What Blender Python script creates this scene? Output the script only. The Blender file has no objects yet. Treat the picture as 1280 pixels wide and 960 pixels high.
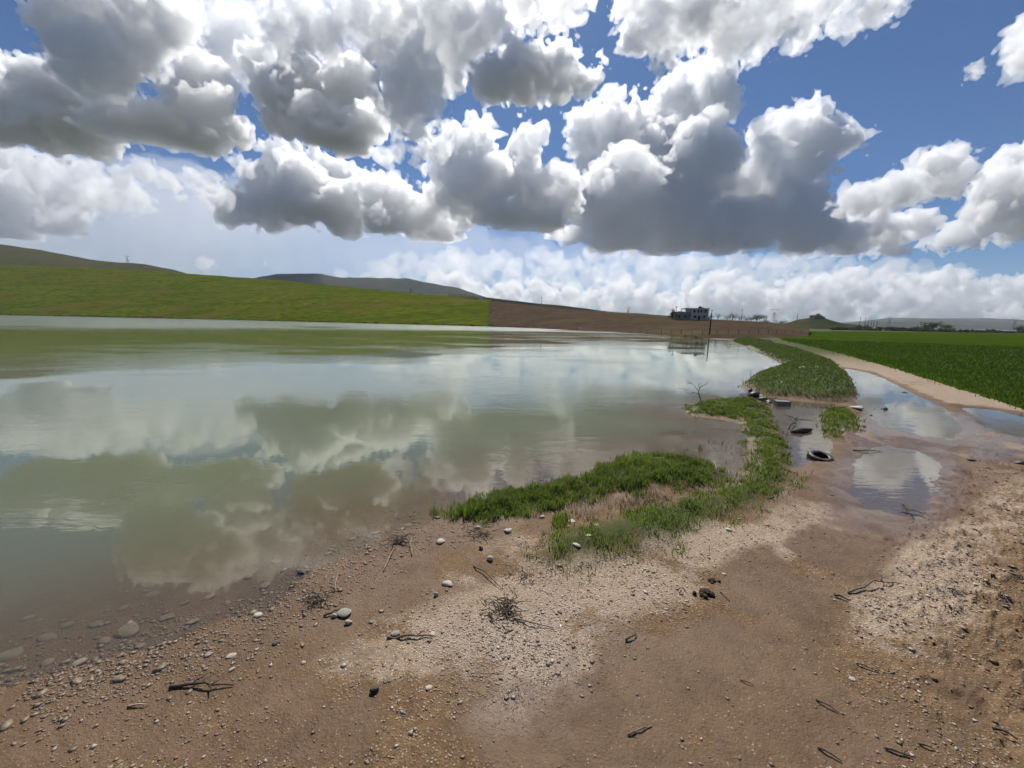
import bpy, bmesh, math, random
import numpy as np
from mathutils import Matrix, Vector

# ------------------------------------------------------------------ camera
scene = bpy.context.scene
FPX, CX, CY = 470.0, 640.0, 480.0          # focal length / centre for a 1280x960 frame
CAM_H = 3.2
PITCH = math.atan((480 - 402) / FPX)
ROLL = math.radians(1.05)
c_f = np.array([0.0, math.cos(PITCH), -math.sin(PITCH)])
_r = np.array([1.0, 0.0, 0.0]); _u = np.array([0.0, math.sin(PITCH), math.cos(PITCH)])
c_r = _r * math.cos(ROLL) + _u * math.sin(ROLL)
c_u = -_r * math.sin(ROLL) + _u * math.cos(ROLL)
cam_d = bpy.data.cameras.new('camera')
cam = bpy.data.objects.new('camera', cam_d)
scene.collection.objects.link(cam)
cam_d.sensor_width = 36.0
cam_d.lens = 36.0 * FPX / 1280.0
cam_d.clip_start = 0.05
cam_d.clip_end = 150000.0
cam.matrix_world = Matrix(((c_r[0], c_u[0], -c_f[0], 0), (c_r[1], c_u[1], -c_f[1], 0),
                           (c_r[2], c_u[2], -c_f[2], CAM_H), (0, 0, 0, 1)))
scene.camera = cam

def ray(px, py):
    d = c_f + c_r * ((px - CX) / FPX) - c_u * ((py - CY) / FPX)
    return d / np.linalg.norm(d)
def azel(px, py):
    d = ray(px, py)
    return math.atan2(d[0], d[1]), math.asin(d[2])
def gp(px, py, z=0.0):
    """point where the line of sight meets the level z"""
    d = ray(px, py)
    t = (z - CAM_H) / d[2]
    return np.array([d[0] * t, d[1] * t, z])
def atd(px, py, Y):
    """point at forward distance Y along a line of sight"""
    d = ray(px, py)
    t = Y / d[1]
    return np.array([d[0] * t, Y, CAM_H + d[2] * t])

# ------------------------------------------------------------------ render settings
scene.render.engine = 'CYCLES'
scene.view_settings.view_transform = 'Standard'
scene.view_settings.look = 'None'
scene.view_settings.gamma = 1.0
scene.view_settings.use_curve_mapping = False
scene.view_settings.exposure = 0.12
cy = scene.cycles
cy.max_bounces = 8; cy.diffuse_bounces = 2; cy.glossy_bounces = 3; cy.transmission_bounces = 4
cy.transparent_max_bounces = 8; cy.volume_bounces = 1
cy.use_adaptive_sampling = True; cy.adaptive_threshold = 0.04
cy.use_denoising = True
cy.caustics_reflective = False; cy.caustics_refractive = False
cy.sample_clamp_indirect = 6.0

# ------------------------------------------------------------------ shader expression helper
class X:
    """a socket in a node tree that can be combined with + - * / and functions"""
    def __init__(s, nt, sock): s.nt, s.k = nt, sock
    def _m(s, op, *a, clamp=False):
        n = s.nt.nodes.new('ShaderNodeMath'); n.operation = op; n.use_clamp = clamp
        for i, v in enumerate(a):
            if isinstance(v, X): s.nt.links.new(v.k, n.inputs[i])
            else: n.inputs[i].default_value = v
        return X(s.nt, n.outputs[0])
    def __add__(s, o): return s._m('ADD', s, o)
    __radd__ = __add__
    def __sub__(s, o): return s._m('SUBTRACT', s, o)
    def __rsub__(s, o): return s._m('SUBTRACT', o, s)
    def __mul__(s, o): return s._m('MULTIPLY', s, o)
    __rmul__ = __mul__
    def __truediv__(s, o): return s._m('DIVIDE', s, o)
    def __rtruediv__(s, o): return s._m('DIVIDE', o, s)
    def __pow__(s, o): return s._m('POWER', s, o)
    def mx(s, o): return s._m('MAXIMUM', s, o)
    def mn(s, o): return s._m('MINIMUM', s, o)
    def f(s, op, *a): return s._m(op, s, *a)
    def sat(s): return s._m('ADD', s, 0.0, clamp=True)
    def exp(s): return s._m('EXPONENT', s)
    def ss(s, a, b, lo=0.0, hi=1.0, kind='SMOOTHSTEP'):
        n = s.nt.nodes.new('ShaderNodeMapRange'); n.interpolation_type = kind; n.clamp = True
        s.nt.links.new(s.k, n.inputs[0])
        for i, v in enumerate((a, b, lo, hi)): n.inputs[i + 1].default_value = v
        return X(s.nt, n.outputs[0])
    def lin(s, a, b, lo=0.0, hi=1.0): return s.ss(a, b, lo, hi, 'LINEAR')

def vmath(nt, op, *a):
    n = nt.nodes.new('ShaderNodeVectorMath'); n.operation = op
    for i, v in enumerate(a):
        if isinstance(v, X): nt.links.new(v.k, n.inputs[i])
        elif isinstance(v, (int, float)): n.inputs[i].default_value = (v, v, v)
        else: n.inputs[i].default_value = v
    return X(nt, n.outputs['Value' if op in ('LENGTH', 'DOT_PRODUCT', 'DISTANCE') else 'Vector'])
def vscale(nt, v, k):
    n = nt.nodes.new('ShaderNodeVectorMath'); n.operation = 'SCALE'
    nt.links.new(v.k, n.inputs[0])
    if isinstance(k, X): nt.links.new(k.k, n.inputs['Scale'])
    else: n.inputs['Scale'].default_value = k
    return X(nt, n.outputs[0])
def comb(nt, x, y, z):
    n = nt.nodes.new('ShaderNodeCombineXYZ')
    for i, v in enumerate((x, y, z)):
        if isinstance(v, X): nt.links.new(v.k, n.inputs[i])
        else: n.inputs[i].default_value = v
    return X(nt, n.outputs[0])
def sep(nt, v):
    n = nt.nodes.new('ShaderNodeSeparateXYZ'); nt.links.new(v.k, n.inputs[0])
    return [X(nt, o) for o in n.outputs]
def noise(nt, v, scale, detail=2.0, rough=0.5, lac=2.0, dist=0.0, out='Fac'):
    n = nt.nodes.new('ShaderNodeTexNoise'); n.noise_dimensions = '3D'
    if v is not None: nt.links.new(v.k, n.inputs['Vector'])
    n.inputs['Scale'].default_value = scale; n.inputs['Detail'].default_value = detail
    n.inputs['Roughness'].default_value = rough; n.inputs['Lacunarity'].default_value = lac
    n.inputs['Distortion'].default_value = dist
    return X(nt, n.outputs['Fac' if out == 'Fac' else 'Color'])
def voro(nt, v, scale, detail=0.0, rough=0.5, feature='F1', smooth=0.5, rnd=1.0, out='Distance', lac=2.0):
    n = nt.nodes.new('ShaderNodeTexVoronoi'); n.voronoi_dimensions = '3D'; n.feature = feature
    if v is not None: nt.links.new(v.k, n.inputs['Vector'])
    n.inputs['Scale'].default_value = scale
    if 'Detail' in n.inputs: n.inputs['Detail'].default_value = detail
    if 'Roughness' in n.inputs: n.inputs['Roughness'].default_value = rough
    if 'Lacunarity' in n.inputs: n.inputs['Lacunarity'].default_value = lac
    if feature == 'SMOOTH_F1': n.inputs['Smoothness'].default_value = smooth
    n.inputs['Randomness'].default_value = rnd
    return X(nt, n.outputs[out])
def mixc(nt, f, a, b):
    n = nt.nodes.new('ShaderNodeMix'); n.data_type = 'RGBA'
    for key, v in ((0, f), (6, a), (7, b)):
        if isinstance(v, X): nt.links.new(v.k, n.inputs[key])
        elif isinstance(v, (int, float)): n.inputs[key].default_value = v
        else: n.inputs[key].default_value = (*v, 1.0) if len(v) == 3 else v
    return X(nt, n.outputs[2])

def mesh_np(name, V, F):
    me = bpy.data.meshes.new(name)
    V = np.ascontiguousarray(V, np.float32); F = np.ascontiguousarray(F, np.int32)
    me.vertices.add(len(V)); me.vertices.foreach_set('co', V.ravel())
    m = F.shape[1]
    me.loops.add(F.size); me.loops.foreach_set('vertex_index', F.ravel())
    me.polygons.add(len(F)); me.polygons.foreach_set('loop_start', np.arange(0, F.size, m, dtype=np.int32))
    me.update(calc_edges=True)
    return me
def mesh_mixed(name, V, T, Q):
    me = bpy.data.meshes.new(name)
    V = np.ascontiguousarray(V, np.float32); T = np.asarray(T, np.int32).reshape(-1, 3); Q = np.asarray(Q, np.int32).reshape(-1, 4)
    me.vertices.add(len(V)); me.vertices.foreach_set('co', V.ravel())
    me.loops.add(T.size + Q.size); me.loops.foreach_set('vertex_index', np.concatenate([T.ravel(), Q.ravel()]))
    me.polygons.add(len(T) + len(Q))
    me.polygons.foreach_set('loop_start', np.concatenate([np.arange(len(T)) * 3, T.size + np.arange(len(Q)) * 4]).astype(np.int32))
    me.update(calc_edges=True)
    return me

# ------------------------------------------------------------------ sun and sky
SUN_AZ, SUN_EL = math.radians(2.0), math.radians(50.0)
sun_d = bpy.data.lights.new('sun', 'SUN')
sun_d.energy = 5.0; sun_d.angle = math.radians(0.53); sun_d.color = (1.0, 0.965, 0.91)
sun = bpy.data.objects.new('sun', sun_d); scene.collection.objects.link(sun)
sdir = Vector((math.sin(SUN_AZ) * math.cos(SUN_EL), math.cos(SUN_AZ) * math.cos(SUN_EL), math.sin(SUN_EL)))
sun.rotation_euler = sdir.to_track_quat('Z', 'Y').to_euler()
sun.location = (0, 0, 50)

world = bpy.data.worlds.new('World'); scene.world = world; world.use_nodes = True
wt = world.node_tree; wt.nodes.clear()
wout = wt.nodes.new('ShaderNodeOutputWorld')
wbg = wt.nodes.new('ShaderNodeBackground'); wbg.inputs['Strength'].default_value = 0.06
wt.links.new(wbg.outputs[0], wout.inputs[0])
nsky = wt.nodes.new('ShaderNodeTexSky'); nsky.sky_type = 'NISHITA'; nsky.sun_disc = False
nsky.sun_elevation = SUN_EL; nsky.sun_rotation = SUN_AZ
nsky.altitude = 800.0; nsky.air_density = 1.0; nsky.dust_density = 0.4; nsky.ozone_density = 5.0
tint = wt.nodes.new('ShaderNodeMix'); tint.data_type = 'RGBA'; tint.blend_type = 'MULTIPLY'; tint.inputs[0].default_value = 1.0
wt.links.new(nsky.outputs[0], tint.inputs[6]); tint.inputs[7].default_value = (.58, .84, 1.08, 1)
wt.links.new(tint.outputs[2], wbg.inputs[0])
# ------------------------------------------------------------------ noise and polygon tools
def _hash(ix, iy, seed):
    h = (ix.astype(np.int64) * 374761393 + iy.astype(np.int64) * 668265263 + seed * 974711) & 0x7fffffff
    h = ((h ^ (h >> 13)) * 1274126177) & 0x7fffffff
    return (h ^ (h >> 16)) & 0xffff
def gnoise(x, y, seed=0):
    ix = np.floor(x); iy = np.floor(y); fx = x - ix; fy = y - iy
    u = fx * fx * fx * (fx * (fx * 6 - 15) + 10); v = fy * fy * fy * (fy * (fy * 6 - 15) + 10)
    def g(i, j):
        a = _hash(ix + i, iy + j, seed) * (2 * math.pi / 65536.0)
        return np.cos(a) * (fx - i) + np.sin(a) * (fy - j)
    a = g(0, 0); b = g(1, 0); c = g(0, 1); d = g(1, 1)
    return ((a + (b - a) * u) * (1 - v) + (c + (d - c) * u) * v) * 1.5
def fbm(x, y, octaves=4, seed=0, rough=.5):
    s = 0.0; a = 1.0; t = 0.0
    for o in range(octaves):
        s = s + a * gnoise(x * 2 ** o + 17.3 * o, y * 2 ** o - 9.1 * o, seed + o); t += a; a *= rough
    return s / t
def smooth(a, b, x):
    t = np.clip((x - a) / (b - a), 0, 1); return t * t * (3 - 2 * t)
def poly_px(pts):
    return np.array([gp(x, y)[:2] for x, y in pts])
def poly_sd(P, x, y):
    """signed distance to a closed polygon, negative inside"""
    x = np.asarray(x, np.float64); y = np.asarray(y, np.float64)
    best = np.full(x.shape, 1e18); ins = np.zeros(x.shape, bool)
    n = len(P)
    for i in range(n):
        ax, ay = P[i]; bx, by = P[(i + 1) % n]
        ex, ey = bx - ax, by - ay
        wx, wy = x - ax, y - ay
        t = np.clip((wx * ex + wy * ey) / (ex * ex + ey * ey + 1e-12), 0, 1)
        np.minimum(best, (wx - ex * t) ** 2 + (wy - ey * t) ** 2, out=best)
        c = (ay > y) != (by > y)
        if c.any():
            xi = ax + (y - ay) * ex / (ey if abs(ey) > 1e-12 else 1e-12)
            ins ^= c & (x < xi)
    d = np.sqrt(best)
    return np.where(ins, -d, d)
def line_d(P, x, y):
    best = np.full(np.shape(x), 1e18)
    for i in range(len(P) - 1):
        ax, ay = P[i]; bx, by = P[i + 1]; ex, ey = bx - ax, by - ay
        t = np.clip(((x - ax) * ex + (y - ay) * ey) / (ex * ex + ey * ey + 1e-12), 0, 1)
        np.minimum(best, (x - ax - ex * t) ** 2 + (y - ay - ey * t) ** 2, out=best)
    return np.sqrt(best)
def near_box(P, x, y, m):
    return (x > P[:, 0].min() - m) & (x < P[:, 0].max() + m) & (y > P[:, 1].min() - m) & (y < P[:, 1].max() + m)
def sd_local(P, x, y, m, far):
    """poly_sd evaluated only near the polygon"""
    out = np.full(np.shape(x), float(far))
    k = near_box(P, x, y, m)
    if k.any(): out[k] = poly_sd(P, x[k], y[k])
    return out

# ------------------------------------------------------------------ ground plan
def far_pt(px, Y):
    d = ray(px, 430); return (d[0] / d[1] * Y, Y)
FAR_SHORE = [(-700, 620), (-300, 520), (0, 430), (200, 385), (330, 330), (450, 278), (615, 231), (720, 172), (830, 121), (880, 98), (915, 84)]
NEAR_SHORE = [(915, 428), (940, 436), (965, 446), (984, 455), (950, 466), (932, 478), (930, 486), (938, 493), (955, 497), (945, 501), (925, 500), (895, 503), (868, 508), (858, 514),
              (866, 520), (900, 524), (930, 531), (938, 548), (940, 572), (934, 596), (910, 604), (885, 600), (890, 590), (868, 580), (830, 573), (790, 575), (757, 586), (735, 603), (690, 609), (640, 618),
              (600, 629), (566, 640), (540, 654), (490, 668), (440, 690), (400, 712), (372, 735), (330, 760), (270, 782), (200, 805), (130, 822), (60, 845), (0, 866), (-80, 905), (-260, 980)]
LAKE = np.array([far_pt(*p) for p in FAR_SHORE] + [tuple(gp(*p)[:2]) for p in NEAR_SHORE] + [(-30, 2), (-120, -10), (-900, 60)])
POOL = poly_px([(938, 494), (960, 496), (985, 499), (1012, 503), (1050, 505), (1040, 512), (1030, 522), (1036, 545), (1050, 560), (1045, 578), (1010, 583), (985, 588), (978, 575), (975, 556), (964, 528), (957, 508)])
PUDDLES = [poly_px(p) for p in (
    [(1058, 461), (1085, 466), (1130, 488), (1185, 512), (1208, 533), (1190, 547), (1150, 545), (1110, 533), (1082, 519), (1070, 500), (1066, 480)],
    [(1205, 510), (1236, 512), (1290, 521), (1340, 530), (1340, 548), (1285, 548), (1250, 541), (1222, 528)],
    [(1060, 575), (1095, 560), (1150, 562), (1178, 580), (1178, 610), (1160, 635), (1110, 642), (1075, 635), (1060, 605)],
)]
PUDDLE_LABELS = ['long sky-blue puddle on the dirt track beside the green field', 'narrow blue puddle at the right edge of the track by the field',
                 'brown shallow puddle on the track right of the half-sunk tyre']
BANKS = [poly_px(p) for p in (
    [(563, 640), (600, 628), (640, 618), (690, 608), (732, 602), (735, 618), (700, 632), (650, 645), (600, 650), (570, 648)],
    [(735, 605), (755, 585), (790, 574), (830, 572), (870, 580), (897, 592), (890, 606), (850, 610), (800, 614), (752, 620)],
    [(690, 682), (720, 667), (770, 655), (810, 642), (860, 630), (905, 618), (937, 602), (945, 580), (940, 548), (934, 526), (900, 521), (866, 518), (862, 512), (880, 503), (930, 499), (952, 504), (962, 530), (972, 558), (978, 588), (990, 603), (960, 625), (920, 642), (880, 660), (840, 680), (790, 695), (740, 705), (700, 712), (682, 700)],
    [(931, 484), (945, 470), (985, 457), (970, 447), (945, 436), (917, 427), (935, 422), (960, 428), (1000, 440), (1040, 455), (1060, 475), (1067, 492), (1050, 503), (1010, 500), (985, 497), (960, 496), (940, 491)],
    [(1030, 521), (1052, 511), (1066, 523), (1060, 540), (1040, 546)],
)]
BANK_H = [.07, .10, .10, .28, .05]
TRACK_L = poly_px([(1090, 640), (1075, 520), (1070, 490), (1055, 465), (1035, 452), (1000, 437), (960, 426), (948, 421)])
FIELD = np.array([tuple(gp(x, y)[:2]) for x, y in [(1420, 560), (1340, 535), (1280, 515), (1240, 502), (1190, 486), (1120, 463), (1050, 443), (1010, 433), (980, 426), (968, 421), (985, 418.5), (1005, 416.8)]]
                 + [(160, 230), (280, 330), (700, 520), (1200, 420), (900, 60), (200, 2), (40, 1)])
def wet_blobs(x, y):
    """puddle film and damp mud: 0 dry .. 1 wet"""
    w = np.zeros(np.shape(x))
    for px, py, rx, ry, a in ((1120, 600, 90, 60, 1.0), (1060, 680, 80, 40, .8), (960, 720, 70, 45, .8), (930, 830, 120, 80, 1.), (800, 850, 120, 60, .9), (850, 915, 330, 85, 1.0), (960, 770, 100, 70, 1.0), (1040, 700, 80, 50, 1.0), (1040, 900, 120, 90, .9), (560, 700, 70, 50, .85),
                              (480, 740, 80, 40, .7), (300, 900, 380, 70, .8), (1130, 540, 110, 40, .9), (1250, 570, 60, 40, .7), (1180, 900, 80, 70, .6), (890, 560, 60, 30, 1.0)):
        c = gp(px, py); e = gp(px + rx, py); n = gp(px, py - ry); s = gp(px, py + ry)
        sx = abs(e[0] - c[0]); sy = abs(n[1] - s[1]) / 2
        ux = c[0] / c[1]                       # patches lie along the line of sight
        q = ((x - c[0] - ux * (y - c[1])) / sx) ** 2 + ((y - c[1]) / sy) ** 2
        w = np.maximum(w, a * (1 - smooth(.45, 1.35, np.sqrt(q))))
    return w

def mask_blobs(x, y, lst):
    w = np.zeros(np.shape(x))
    for px, py, rx, ry, a in lst:
        c = gp(px, py); e = gp(px + rx, py); n = gp(px, py - ry); s = gp(px, py + ry)
        sx = abs(e[0] - c[0]); sy = abs(n[1] - s[1]) / 2; ux = c[0] / c[1]
        q = ((x - c[0] - ux * (y - c[1])) / sx) ** 2 + ((y - c[1]) / sy) ** 2
        w = np.maximum(w, a * (1 - smooth(.3, 1.4, np.sqrt(q))))
    return w
PALE = [(620, 775, 140, 70, .9), (760, 735, 130, 45, 1.), (900, 685, 110, 35, 1.), (1010, 640, 60, 50, .9), (1150, 730, 100, 80, .9), (480, 830, 120, 40, .7), (690, 830, 90, 60, 1.), (1240, 620, 90, 80, .6), (1200, 500, 140, 40, .8), (1100, 455, 120, 20, .9), (650, 690, 80, 30, .6)]
FILM = [(1120, 590, 95, 65, 1.), (1150, 535, 110, 30, 1.), (1060, 640, 50, 30, .7), (890, 555, 55, 35, 1.), (1250, 560, 60, 25, .8), (1010, 690, 70, 30, .5)]
GLIT = [(650, 830, 85, 75, 1.), (720, 790, 70, 50, .8), (560, 820, 60, 40, .5)]

def height(x, y):
    """terrain height and masks for world points"""
    x = np.asarray(x, np.float64); y = np.asarray(y, np.float64)
    r = np.hypot(x, y)
    near = r < 60
    wob = np.where(near, fbm(x * 1.3, y * 1.3, 3, 5) * .16 + fbm(x * 5, y * 5, 2, 9) * .05, fbm(x * .05, y * .05, 3, 6) * 3.0)
    ls = poly_sd(LAKE, x, y) + wob
    land = np.clip(ls, 0, None); sea = np.clip(-ls, 0, None)
    z = np.where(ls > 0, .012 + .10 * (1 - np.exp(-land / 1.6)), -.012 - .075 * np.minimum(sea, 4) - .05 * np.clip(sea - 4, 0, 30))
    # mud flat inside the inlet is barely covered
    flat = 1 - smooth(.0, 1.0, line_d(poly_px([(850, 545), (925, 560), (915, 590)]), x, y) / 1.0)
    z = np.where(ls < 0, z * (1 - .90 * flat), z)
    ps = sd_local(POOL, x, y, 3, 9) + np.where(near, wob * .7, 0)
    z = np.where(ps < .35, np.minimum(z, -.10 * smooth(.35, -.7, ps) + .03), z)
    pm = np.full(x.shape, 9.0)
    for i, P in enumerate(PUDDLES):
        d = sd_local(P, x, y, 4, 9) + wob * 1.1
        pm = np.minimum(pm, d)
        dep = (.09, .08, .06, .045)[i]
        z = z * smooth(-.2, 1.2, d) + (1 - smooth(-.2, 1.2, d)) * (.028 - dep * smooth(.45, -.6, d))
    bank = np.zeros(x.shape)
    for P, h in zip(BANKS, BANK_H):
        d = sd_local(P, x, y, 3, 9) + wob * .6
        b = smooth(.25, -.35, d)
        z = z + h * b * (1 + .5 * fbm(x * 2, y * 2, 2, 21)) * np.where(near, 1, 1) + np.where(z < 0, -z * b, 0)
        bank = np.maximum(bank, b)
    wet = np.maximum(wet_blobs(x, y) * smooth(-.45, .12, fbm(x * .9, y * .9, 3, 33) + .15), smooth(.10, .0, z) * .0)
    wet = np.maximum(wet, smooth(.10, .03, z - .02 * fbm(x * 2, y * 2, 2, 35)))
    wet = np.maximum(wet, smooth(.45, .1, ls) * .95 * np.where(x > -.5, 1, .6))
    # relief of the mud: broad swells, clods, wheel ruts at the right
    amp = np.where(near, 1.0, 0.0)
    clod = smooth(0.2, 1.6, line_d(poly_px([(1240, 620), (1230, 700), (1260, 800), (1330, 900)]), x, y) * -1 + 1.9) * (1 - .6 * wet)
    relief = fbm(x * 1.1, y * 1.1, 3, 41) * .030 + fbm(x * 4.2, y * 4.2, 3, 43) * .012
    rough = fbm(x * 13, y * 13, 3, 47) * .010 * (1 - .75 * wet)
    cl = (np.maximum(fbm(x * 3.2 + y * 2.2, y * 4.4 - x * 1.2, 3, 51), 0) * .13 + np.maximum(fbm(x * 9 + y * 3, y * 12 - x * 3, 2, 53), 0) * .05) * clod
    onland = smooth(-.25, .03, z)
    z = z + amp * ((relief * (1 - .55 * wet) + rough) * onland + cl * onland + (1 - onland) * relief * .6)
    # faint wheel ruts curving along the track
    rut = 0
    for off in (0.55, 2.0):
        dd = line_d(TRACK_L + np.array([[off, -.25 * off]]), x, y)
        rut = rut - .03 * np.exp(-(dd / .22) ** 2)
    z = z + rut * amp * onland
    return z, wet, bank, ls, np.minimum(ps, pm), clod

# ------------------------------------------------------------------ object helpers
def link(o, label=None, cat=None, category=None, group=None, kind=None, parent=None):
    if o.name not in scene.collection.objects: scene.collection.objects.link(o)
    if label: o['label'] = label
    if (cat or category) and kind != "stuff": o["category"] = cat or category
    if group: o['group'] = group
    if kind: o['kind'] = kind
    if parent is not None: o.parent = parent
    return o
def new_obj(name, me, mat=None, **kw):
    o = bpy.data.objects.new(name, me)
    if mat is not None and me is not None and not me.materials: me.materials.append(mat)
    return link(o, **kw)
def set_attr(me, name, arr):
    a = me.attributes.new(name, 'FLOAT', 'POINT'); a.data.foreach_set('value', np.ascontiguousarray(arr, np.float32).ravel())
def smooth_shade(me):
    me.polygons.foreach_set('use_smooth', np.ones(len(me.polygons), bool)); me.update()
def grid_faces(nr, nc, wrap=False):
    i = np.arange(nr - 1)[:, None]; j = np.arange(nc if wrap else nc - 1)[None, :]
    j2 = (j + 1) % nc
    a = i * nc + j; b = i * nc + j2; c = (i + 1) * nc + j2; d = (i + 1) * nc + j
    return np.stack([a, b, c, d], -1).reshape(-1, 4)

def mat_new(name):
    m = bpy.data.materials.new(name); m.use_nodes = True
    nt = m.node_tree
    return m, nt, nt.nodes['Principled BSDF'], nt.nodes['Material Output']
def lk(nt, a, b): nt.links.new(a.k if isinstance(a, X) else a, b)
def attr(nt, name):
    n = nt.nodes.new('ShaderNodeAttribute'); n.attribute_name = name; return X(nt, n.outputs['Fac'])
def geo_pos(nt):
    n = nt.nodes.new('ShaderNodeNewGeometry'); return X(nt, n.outputs['Position'])
def bump(nt, h, strength, dist, normal=None):
    n = nt.nodes.new('ShaderNodeBump'); n.inputs['Strength'].default_value = strength if not isinstance(strength, X) else 1.0
    if isinstance(strength, X): lk(nt, strength, n.inputs['Strength'])
    n.inputs['Distance'].default_value = dist
    lk(nt, h, n.inputs['Height'])
    if normal is not None: nt.links.new(normal, n.inputs['Normal'])
    return n.outputs[0]
def simple_mat(name, col, rough=.8, var=.25, scale=6.0, spec=.3, bmp=.0):
    m, nt, bs, out = mat_new(name)
    tc = nt.nodes.new('ShaderNodeTexCoord'); v = X(nt, tc.outputs['Object'])
    n = noise(nt, v, scale, 5, .6)
    c = mixc(nt, n.ss(.3, .7), tuple(max(0, k * (1 - var)) for k in col), tuple(min(1, k * (1 + var)) for k in col))
    lk(nt, c, bs.inputs['Base Color']); bs.inputs['Roughness'].default_value = rough
    bs.inputs['Specular IOR Level'].default_value = spec
    if bmp: nt.links.new(bump(nt, noise(nt, v, scale * 3, 4, .6), bmp, .02), bs.inputs['Normal'])
    return m

# ------------------------------------------------------------------ ground sheet
def ground_mat():
    m, nt, bs, out = mat_new('mud_and_gravel')
    p = geo_pos(nt); wet = attr(nt, 'wet'); bank = attr(nt, 'bank'); deep = attr(nt, 'deep'); clod = attr(nt, 'clod')
    pale = attr(nt, 'pale'); glit = attr(nt, 'glit'); film = attr(nt, 'film')
    n1 = noise(nt, p, .7, 5, .6); n2 = noise(nt, p, 6, 5, .65); n3 = noise(nt, p, 38, 4, .65); n4 = noise(nt, p, 1.9, 4, .6)
    g = voro(nt, p, 42, 0, .5); gc = voro(nt, p, 42, 0, .5, out='Color'); gcx = sep(nt, gc)[0]
    pk = (pale * 1.1 + (n2 - .5) * 1.6 + (n4 - .5) * 1.1 + (n3 - .5) * .8).ss(.30, .85)
    dry = mixc(nt, n1.ss(.35, .65), (.190, .118, .062), (.155, .098, .052))
    dry = mixc(nt, n2.ss(.35, .75), dry, (.118, .070, .037))
    dry = mixc(nt, pk * .85, dry, (.345, .262, .190))
    dry = mixc(nt, n3.ss(.52, .72) * .5, dry, (.36, .270, .168))
    dry = mixc(nt, (gcx.ss(.50, .80)) * (g.ss(.48, .25)) * (pk * .6 + .4), dry, (.60, .50, .39))
    dry = mixc(nt, (gcx.ss(.25, .1)) * (g.ss(.45, .25)) * .7, dry, (.075, .048, .032))
    wetc = mixc(nt, n4.ss(.35, .65), (.112, .062, .030), (.145, .087, .045))
    wetc = mixc(nt, n2.ss(.45, .7) * .5, wetc, (.082, .045, .023))
    wetc = mixc(nt, n3.ss(.60, .75) * .30, wetc, (.22, .155, .095))
    wetc = mixc(nt, gcx.ss(.80, .95) * g.ss(.36, .2) * (n4.ss(.35, .6) * .7 + .25), wetc, (.34, .26, .175))
    wetc = mixc(nt, noise(nt, p, 17, 5, .7).ss(.56, .70) * .65, wetc, (.050, .030, .017))
    wetc = mixc(nt, n1.ss(.45, .6) * .4, wetc, (.175, .110, .066))
    ww = (wet + (n2 - .5) * .7 + (n3 - .5) * .35).ss(.25, .75)
    col = mixc(nt, ww, dry, wetc)
    soil = mixc(nt, n2.ss(.35, .65), (.062, .070, .024), (.040, .060, .014))
    col = mixc(nt, bank * .92, col, soil)
    col = mixc(nt, deep, col, (.10, .085, .055))
    far = attr(nt, 'far')
    meadow = mixc(nt, noise(nt, p, .004, 4, .6).ss(.4, .6), (.060, .075, .022), (.095, .080, .045))
    col = mixc(nt, far, col, meadow)
    lk(nt, col, bs.inputs['Base Color'])
    gl = (glit * (n4.ss(.35, .6)))
    fl = (film * 1.1 + (n4 - .5) * .8 + (n2 - .5) * .4).ss(.35, .8)
    rough = ww.ss(0, 1, .9, .55) + (n3 - .5) * .3 - gl * .48 - fl * .36
    lk(nt, rough, bs.inputs['Roughness'])
    lk(nt, ww.ss(0, 1, .12, .20) * (1 - pale * .3) + gl * .6 + fl * .25, bs.inputs['Specular IOR Level'])
    h = n3 * .6 + n2 * .5 + (g.ss(.5, .1)) * gcx * (.35 + gl * .5) * ww.ss(0, 1, 1.0, .45)
    st = (ww.ss(0, 1, .85, .62) + gl * .3) * (1 - fl * .75)
    nt.links.new(bump(nt, h, st, .03), bs.inputs['Normal'])
    return m

def build_ground():
    tanmax = 1.62
    az = np.arctan(np.linspace(-tanmax, tanmax, 640))
    side = np.linspace(az[-1], 2 * math.pi + az[0], 34)[1:-1]
    az = np.concatenate([az, side]); nc = len(az)
    r = np.concatenate([[.05, .5, 1.0], np.exp(np.linspace(math.log(1.5), math.log(150), 420)), np.exp(np.linspace(math.log(160), math.log(14000), 30))])
    R, A = np.meshgrid(r, az, indexing='ij')
    Xg = (R * np.sin(A)).ravel(); Yg = (R * np.cos(A)).ravel()
    z, wet, bank, ls, ps, clod = height(Xg, Yg)
    V = np.stack([Xg, Yg, z], 1)
    F = grid_faces(len(r), nc, True)
    me = mesh_np('ground', V, F)
    set_attr(me, 'wet', wet); set_attr(me, 'bank', bank); set_attr(me, 'deep', smooth(-.05, -.6, z)); set_attr(me, 'clod', clod); set_attr(me, 'film', mask_blobs(Xg, Yg, FILM)); set_attr(me, 'pale', mask_blobs(Xg, Yg, PALE)); set_attr(me, 'glit', mask_blobs(Xg, Yg, GLIT)); set_attr(me, 'far', smooth(35, 70, np.hypot(Xg, Yg)) * (ls > 0))
    smooth_shade(me)
    return new_obj('ground', me, ground_mat(), kind='structure', label='brown muddy gravel shore with damp patches and tyre marks')
ground = build_ground()

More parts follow.
